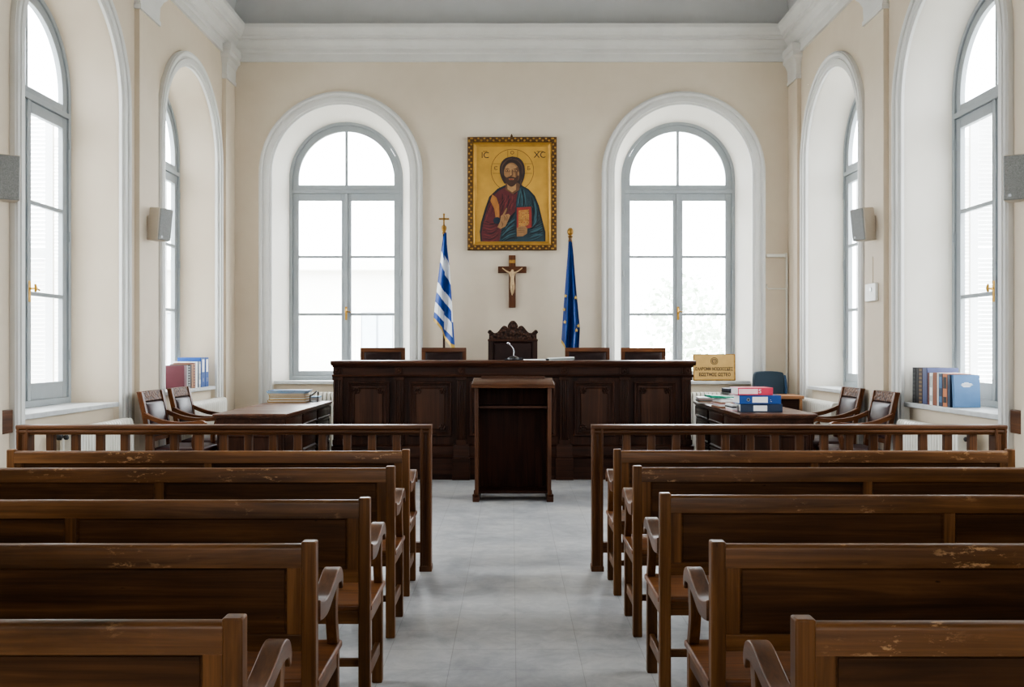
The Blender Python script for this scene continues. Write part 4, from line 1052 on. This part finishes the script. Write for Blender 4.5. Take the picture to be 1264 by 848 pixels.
rb = [('blackb', 9.365, 9.44, .27, .345, 'darkgrey', 'black spined volume at the end of the row, against the reveal', 1),
      ('blackb', 9.30, 9.36, .27, .345, None, 'plain black volume beside the gilt-spined brown one', 0),
      ('darkbrown', 9.215, 9.295, .27, .345, 'dullgilt', 'brown volume with gilt specks between black and violet-blue ones', 1),
      ('violet', 9.11, 9.21, .30, .345, None, 'tall violet-blue volume showing its cover above the shorter books', 0),
      ('maroon', 9.06, 9.10, .22, .30, None, 'slim maroon volume in front of the violet-blue one', 0),
      ('white', 8.99, 9.055, .22, .30, 'silver', 'white volume between the maroon and russet ones on the sill', 0),
      ('brownb', 8.90, 8.985, .22, .305, None, 'russet brown volume with plain spine on the sill', 0),
      ('white', 8.865, 8.895, .22, .305, None, 'thin white volume between the russet and dark blue ones', 0),
      ('navy', 8.785, 8.86, .22, .30, 'skyblue', 'dark blue volume between thin white and orange ones', 0),
      ('orange', 8.69, 8.778, .22, .30, 'blackb', 'orange volume with black marks on its spine', 0),
      ('navy', 8.63, 8.685, .22, .295, None, 'dark slim volume right behind the pale blue book', 0)]
for m, a, b, w, h, bd, lab, dc in rb: book(lab, a, b, w, h, zr, 1, m, xr, bd, 0, gr, deco=dc)
pb = book('pale blue book with white oval emblem on cover, leaning at the row front', 8.565, 8.60, .235, .29, zr, 1, 'skyblue', xr, None, -.07, gr)
pb.location = (3.93, 8.575, zr+.003)
mb = MB()
for dz, hw_, x in ((0, .045, 0), (.009, .056, .004), (.018, .048, .004), (.027, .022, 0), (-.009, .034, 0)):
    mb.prism([(.115+x-hw_, .19+dz), (.115+x+hw_, .19+dz), (.115+x+hw_*.8, .1955+dz), (.115+x-hw_*.8, .1955+dz)], lambda u, v, w: (u, w, v), -.0172, -.0164)
mb.build('cover_emblem', M['white'], pb, smooth=False)

# ------------------------------------------------------------------ brass plaque on the sill
def plaque():
    Y = 13.46; k = Y/F
    r = thing('brass_plaque', 'brass plaque with round emblem and two engraved lines on the window sill', 'plaque', (wx(882, Y), Y, 1.072))
    r.rotation_euler = (-.10, 0, -.06)
    w, h = 51.5*k/2, 33.0*k
    mb = MB(); mb.box(-w, w, 0, .03, 0, h); mb.build('board', M['gold'], r, .004)
    mb = MB(); mb.box(-w+.012, w-.02, -.004, 0, .014, h-.012); mb.build('plate', M['bgold'], r, .002)
    n = 32; mb = MB(); cz = h*.735
    for i in range(n):
        t0, t1 = 2*PI*i/n, 2*PI*(i+1)/n
        mb.face([mb.bm.verts.new((rr*math.cos(t), -.0046, cz+rr*math.sin(t))) for rr, t in ((.043, t0), (.043, t1), (.052, t1), (.052, t0))])
    for s in (-1, 1):
        for i in range(7):
            t = -1.25+i*.42; mb.ball((s*.027*math.cos(t), -.004, cz+.029*math.sin(t)), .0085, 6, (1, .2, 1))
    mb.box(-.006, .006, -.0046, -.004, cz-.012, cz+.016)
    mb.build('emblem', M['ink'], r, smooth=False)
    text('lettering', 'ΕΛΛΒΟΝΝ ΝΟΩΟΟΣΚΕΣ', .062, (-.004, -.0052, h*.43), (PI/2, 0, 0), M['ink'], r, .0006, fit=w*1.78, bold=.0022)
    text('lettering', 'ΕΩΣΤΝΟΣ ΩΣΤΕΟ', .062, (.004, -.0052, h*.22), (PI/2, 0, 0), M['ink'], r, .0006, fit=w*1.5, bold=.0022)
plaque()

# ------------------------------------------------------------------ loudspeakers
def loudspeaker(label, wallp, off, yaw, tilt=.10):
    # wallp = mounting point; off = vector to the cabinet's back; yaw = direction the grille faces
    r = thing('loudspeaker', label, 'loudspeaker', wallp, 0, 'beige wall loudspeakers')
    s = 1 if wallp[0] < 0 else -1
    mb = MB(); mb.box(0, s*.012, -.035, .035, -.09, .09); mb.tube([(s*.01, 0, 0), (off[0]*.6, off[1]*.6, 0), (off[0], off[1], 0)], .012); mb.ball((off[0]*.6, off[1]*.6, 0), .02)
    mb.build('bracket', M['spkbody'], r)
    H = .175
    mb = MB(); mb.hull8([(-.0, -.075, -H), (.16, -.10, -H+.01), (.16, .10, -H+.01), (-.0, .075, -H)], [(0, -.075, H), (.16, -.10, H), (.16, .10, H), (0, .075, H)])
    c = mb.build('cabinet', M['spkbody'], r, .012); c.location = off; c.rotation_euler = (0, tilt, yaw)
    mb = MB(); mb.hull8([(.158, -.095, -H+.012), (.172, -.09, -H+.018), (.172, .09, -H+.018), (.158, .095, -H+.012)], [(.158, -.095, H-.004), (.178, -.09, H-.01), (.178, .09, H-.01), (.158, .095, H-.004)])
    g = mb.build('grille', M['grille'], c, .006)
    mb = MB(); mb.lathe([(.012, .17), (.012, .176)], (0, -.05, -H+.05), 10, 'x'); mb.build('badge', M['steel'], c)
    return r
loudspeaker('beige loudspeaker on the pilaster above the armchairs, striped-flag side', (-3.847, 10.22, 2.83), (.05, -.02, 0), -.35)
loudspeaker('beige loudspeaker on the pilaster above the white switch box', (3.847, 10.22, 2.83), (-.05, -.02, 0), PI+.35)
loudspeaker('grey-fronted loudspeaker cut by picture edge, before the striped-flag side window', (-3.902, 7.36, 2.80), (.05, -.03, 0), -1.05)
loudspeaker('grey-fronted loudspeaker cut by picture edge, before the brass-plaque side window', (3.902, 7.36, 2.80), (-.05, -.03, 0), PI+1.05)

r = thing('switch_box', 'white wall box with round dial on the pilaster below the loudspeaker', 'thermostat', (3.844, 10.25, wz(361, 10.25)))
MB().box(0, -.035, -.15, .15, -.095, .095).build('case', M['plastic'], r, .008)
mb = MB(); mb.lathe([(.022, -.042), (.024, -.038), (.024, -.028)], (0, -.03, .03), 14, 'x'); mb.build('dial', M['steel'], r)
mb = MB(); mb.tube([(-.004, 0, .08), (-.004, 0, .38)], .004); mb.build('cable', M['wall'], r)

# conduit on the back wall corner
r = thing('wall_conduit', 'cream cable conduit with two cross runs on the wall above the blue chair', 'conduit', (0, 13.385, 0))
xa, xb_ = wx(945.5, 13.385), wx(971, 13.385)
mb = MB(); zz = wz(316, 13.385); mb.box(xa, xb_, -.04, .01, zz-.02, zz+.025); mb.box(xb_-.03, xb_+.0, -.05, .01, zz-.03, zz+.035); mb.build('upper_run', M['rad'], r, .006)
mb = MB(); zz = wz(356.5, 13.385); mb.tube([(xa+.01, -.01, zz+.06), (xa+.005, -.01, zz+.02), (xa+.03, -.01, zz), (xb_, -.01, zz)], .010); mb.build('lower_run', M['rad'], r)
mb = MB(); mb.box(xb_-.012, xb_+.012, -.018, .01, .3, wz(318, 13.385)); mb.build('riser', M['rad'], r, .003)

# ------------------------------------------------------------------ outside
mb = MB(); mb.box(-60, 60, -60, 90, -3.3, -3.2); struct(mb.build('ground', plain('pale_paving', srgb(190, 190, 186), .8)))
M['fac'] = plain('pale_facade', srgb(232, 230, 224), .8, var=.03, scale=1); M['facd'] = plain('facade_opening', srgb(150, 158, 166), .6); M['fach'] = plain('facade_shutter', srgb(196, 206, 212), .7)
def building():
    r = thing('neighbour_building', 'pale building with shuttered windows seen through the back window', 'building', (0, 27, -3.2))
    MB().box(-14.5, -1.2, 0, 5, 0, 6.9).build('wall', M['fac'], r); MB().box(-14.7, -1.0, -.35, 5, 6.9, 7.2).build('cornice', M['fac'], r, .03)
    for x in (-11.6, -9.4, -6.9, -3.75):
        for z in (1.2, 4.1):
            MB().box(x-.62, x+.62, -.06, .02, z-.1, z+1.8).build('window_surround', M['fac'], r, .02); MB().box(x-.45, x+.45, -.08, .02, z, z+1.65).build('window', M['facd'], r)
            MB().box(x-.42, x-.03, -.1, .0, z+.02, z+1.6).build('shutter', M['fach'], r); MB().box(x+.03, x+.42, -.1, .0, z+.02, z+1.6).build('shutter', M['fach'], r)
building()
def tree():
    r = thing('tree', 'hazy pale green tree seen through the window with the plaque', 'tree', (5.0, 25, -3.2))
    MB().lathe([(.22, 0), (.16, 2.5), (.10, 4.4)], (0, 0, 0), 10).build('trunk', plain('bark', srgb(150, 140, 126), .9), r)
    mb = MB(); rnd = random.Random(3)
    for c, R_ in (((-.6, 0, 3.4), 1.3), ((.4, .2, 4.3), 1.35), ((-.5, .2, 5.6), 1.15), ((.9, 0, 2.9), 1.2), ((-.2, -.4, 2.4), 1.1), ((2.6, .4, 2.6), 1.2)):
        for i in range(420):
            d = Vector((rnd.gauss(0, 1), rnd.gauss(0, 1), rnd.gauss(0, 1))).normalized()*R_*rnd.uniform(.5, 1.0)
            p = Vector(c)+d; q = Vector((rnd.gauss(0, 1), rnd.gauss(0, 1), rnd.gauss(0, 1))).normalized(); t = q.orthogonal().normalized()*rnd.uniform(.06, .13); w = q.cross(t).normalized()*rnd.uniform(.05, .09)
            mb.face([mb.bm.verts.new(p+t), mb.bm.verts.new(p+w), mb.bm.verts.new(p-t), mb.bm.verts.new(p-w)])
    mb.build('crown', plain('haze_paled_leaves', srgb(206, 218, 202), .7, var=.1), r, smooth=False)  # leaf colour paled to stand in for outdoor haze and glare
tree()

# ------------------------------------------------------------------ light
SKY = 15.0
w = bpy.data.worlds.new('overcast'); SC.world = w; w.use_nodes = True
nt = w.node_tree; bg = nt.nodes['Background']
tc = nt.nodes.new('ShaderNodeTexCoord'); sp = nt.nodes.new('ShaderNodeSeparateXYZ'); nt.links.new(tc.outputs['Generated'], sp.inputs[0])
nt.links.new(ramp(nt, sp.outputs['Z'], [(.0, (.90, .95, 1.0, 1)), (.9, (.97, .985, 1.0, 1))]), bg.inputs['Color'])
bg.inputs['Strength'].default_value = SKY
def portal(loc, rot, sx, sy):
    l = bpy.data.lights.new('window_portal', 'AREA'); l.shape = 'RECTANGLE'; l.size = sx; l.size_y = sy; l.cycles.is_portal = True
    o = bpy.data.objects.new('window_portal', l); COL.objects.link(o); o.location = loc; o.rotation_euler = rot
for y in SIDE_Y+FILL_Y:
    portal((-XW-DEP-.12, y, 2.93), (0, -PI/2, 0), 3.75, 1.62); portal((XW+DEP+.12, y, 2.93), (0, PI/2, 0), 3.75, 1.62)
for x in FILL_REAR_X: portal((x, YR-DEP-.12, 2.93), (PI/2, 0, 0), 1.62, 3.75)
for x in BACK_X: portal((x, YB+DEP+.12, 2.93), (-PI/2, 0, 0), 1.62, 3.75)

# ------------------------------------------------------------------ camera and picture settings
cam = bpy.data.cameras.new('camera'); co = bpy.data.objects.new('camera', cam); COL.objects.link(co)
co.location = (0, 0, EYE); co.rotation_euler = (PI/2, 0, 0)
cam.sensor_width = 36; cam.lens = 36*F/1264; cam.shift_x = (632-CX)/1264; cam.shift_y = (HY-424)/1264; cam.clip_end = 300
SC.camera = co
SC.view_settings.view_transform = 'AgX'; SC.view_settings.look = 'AgX - Medium High Contrast'; SC.view_settings.exposure = 0.0
cy = SC.cycles
cy.use_denoising = True; cy.max_bounces = 14; cy.diffuse_bounces = 10; cy.glossy_bounces = 5; cy.transparent_max_bounces = 12; cy.sample_clamp_indirect = 12; cy.caustics_reflective = False; cy.caustics_refractive = False
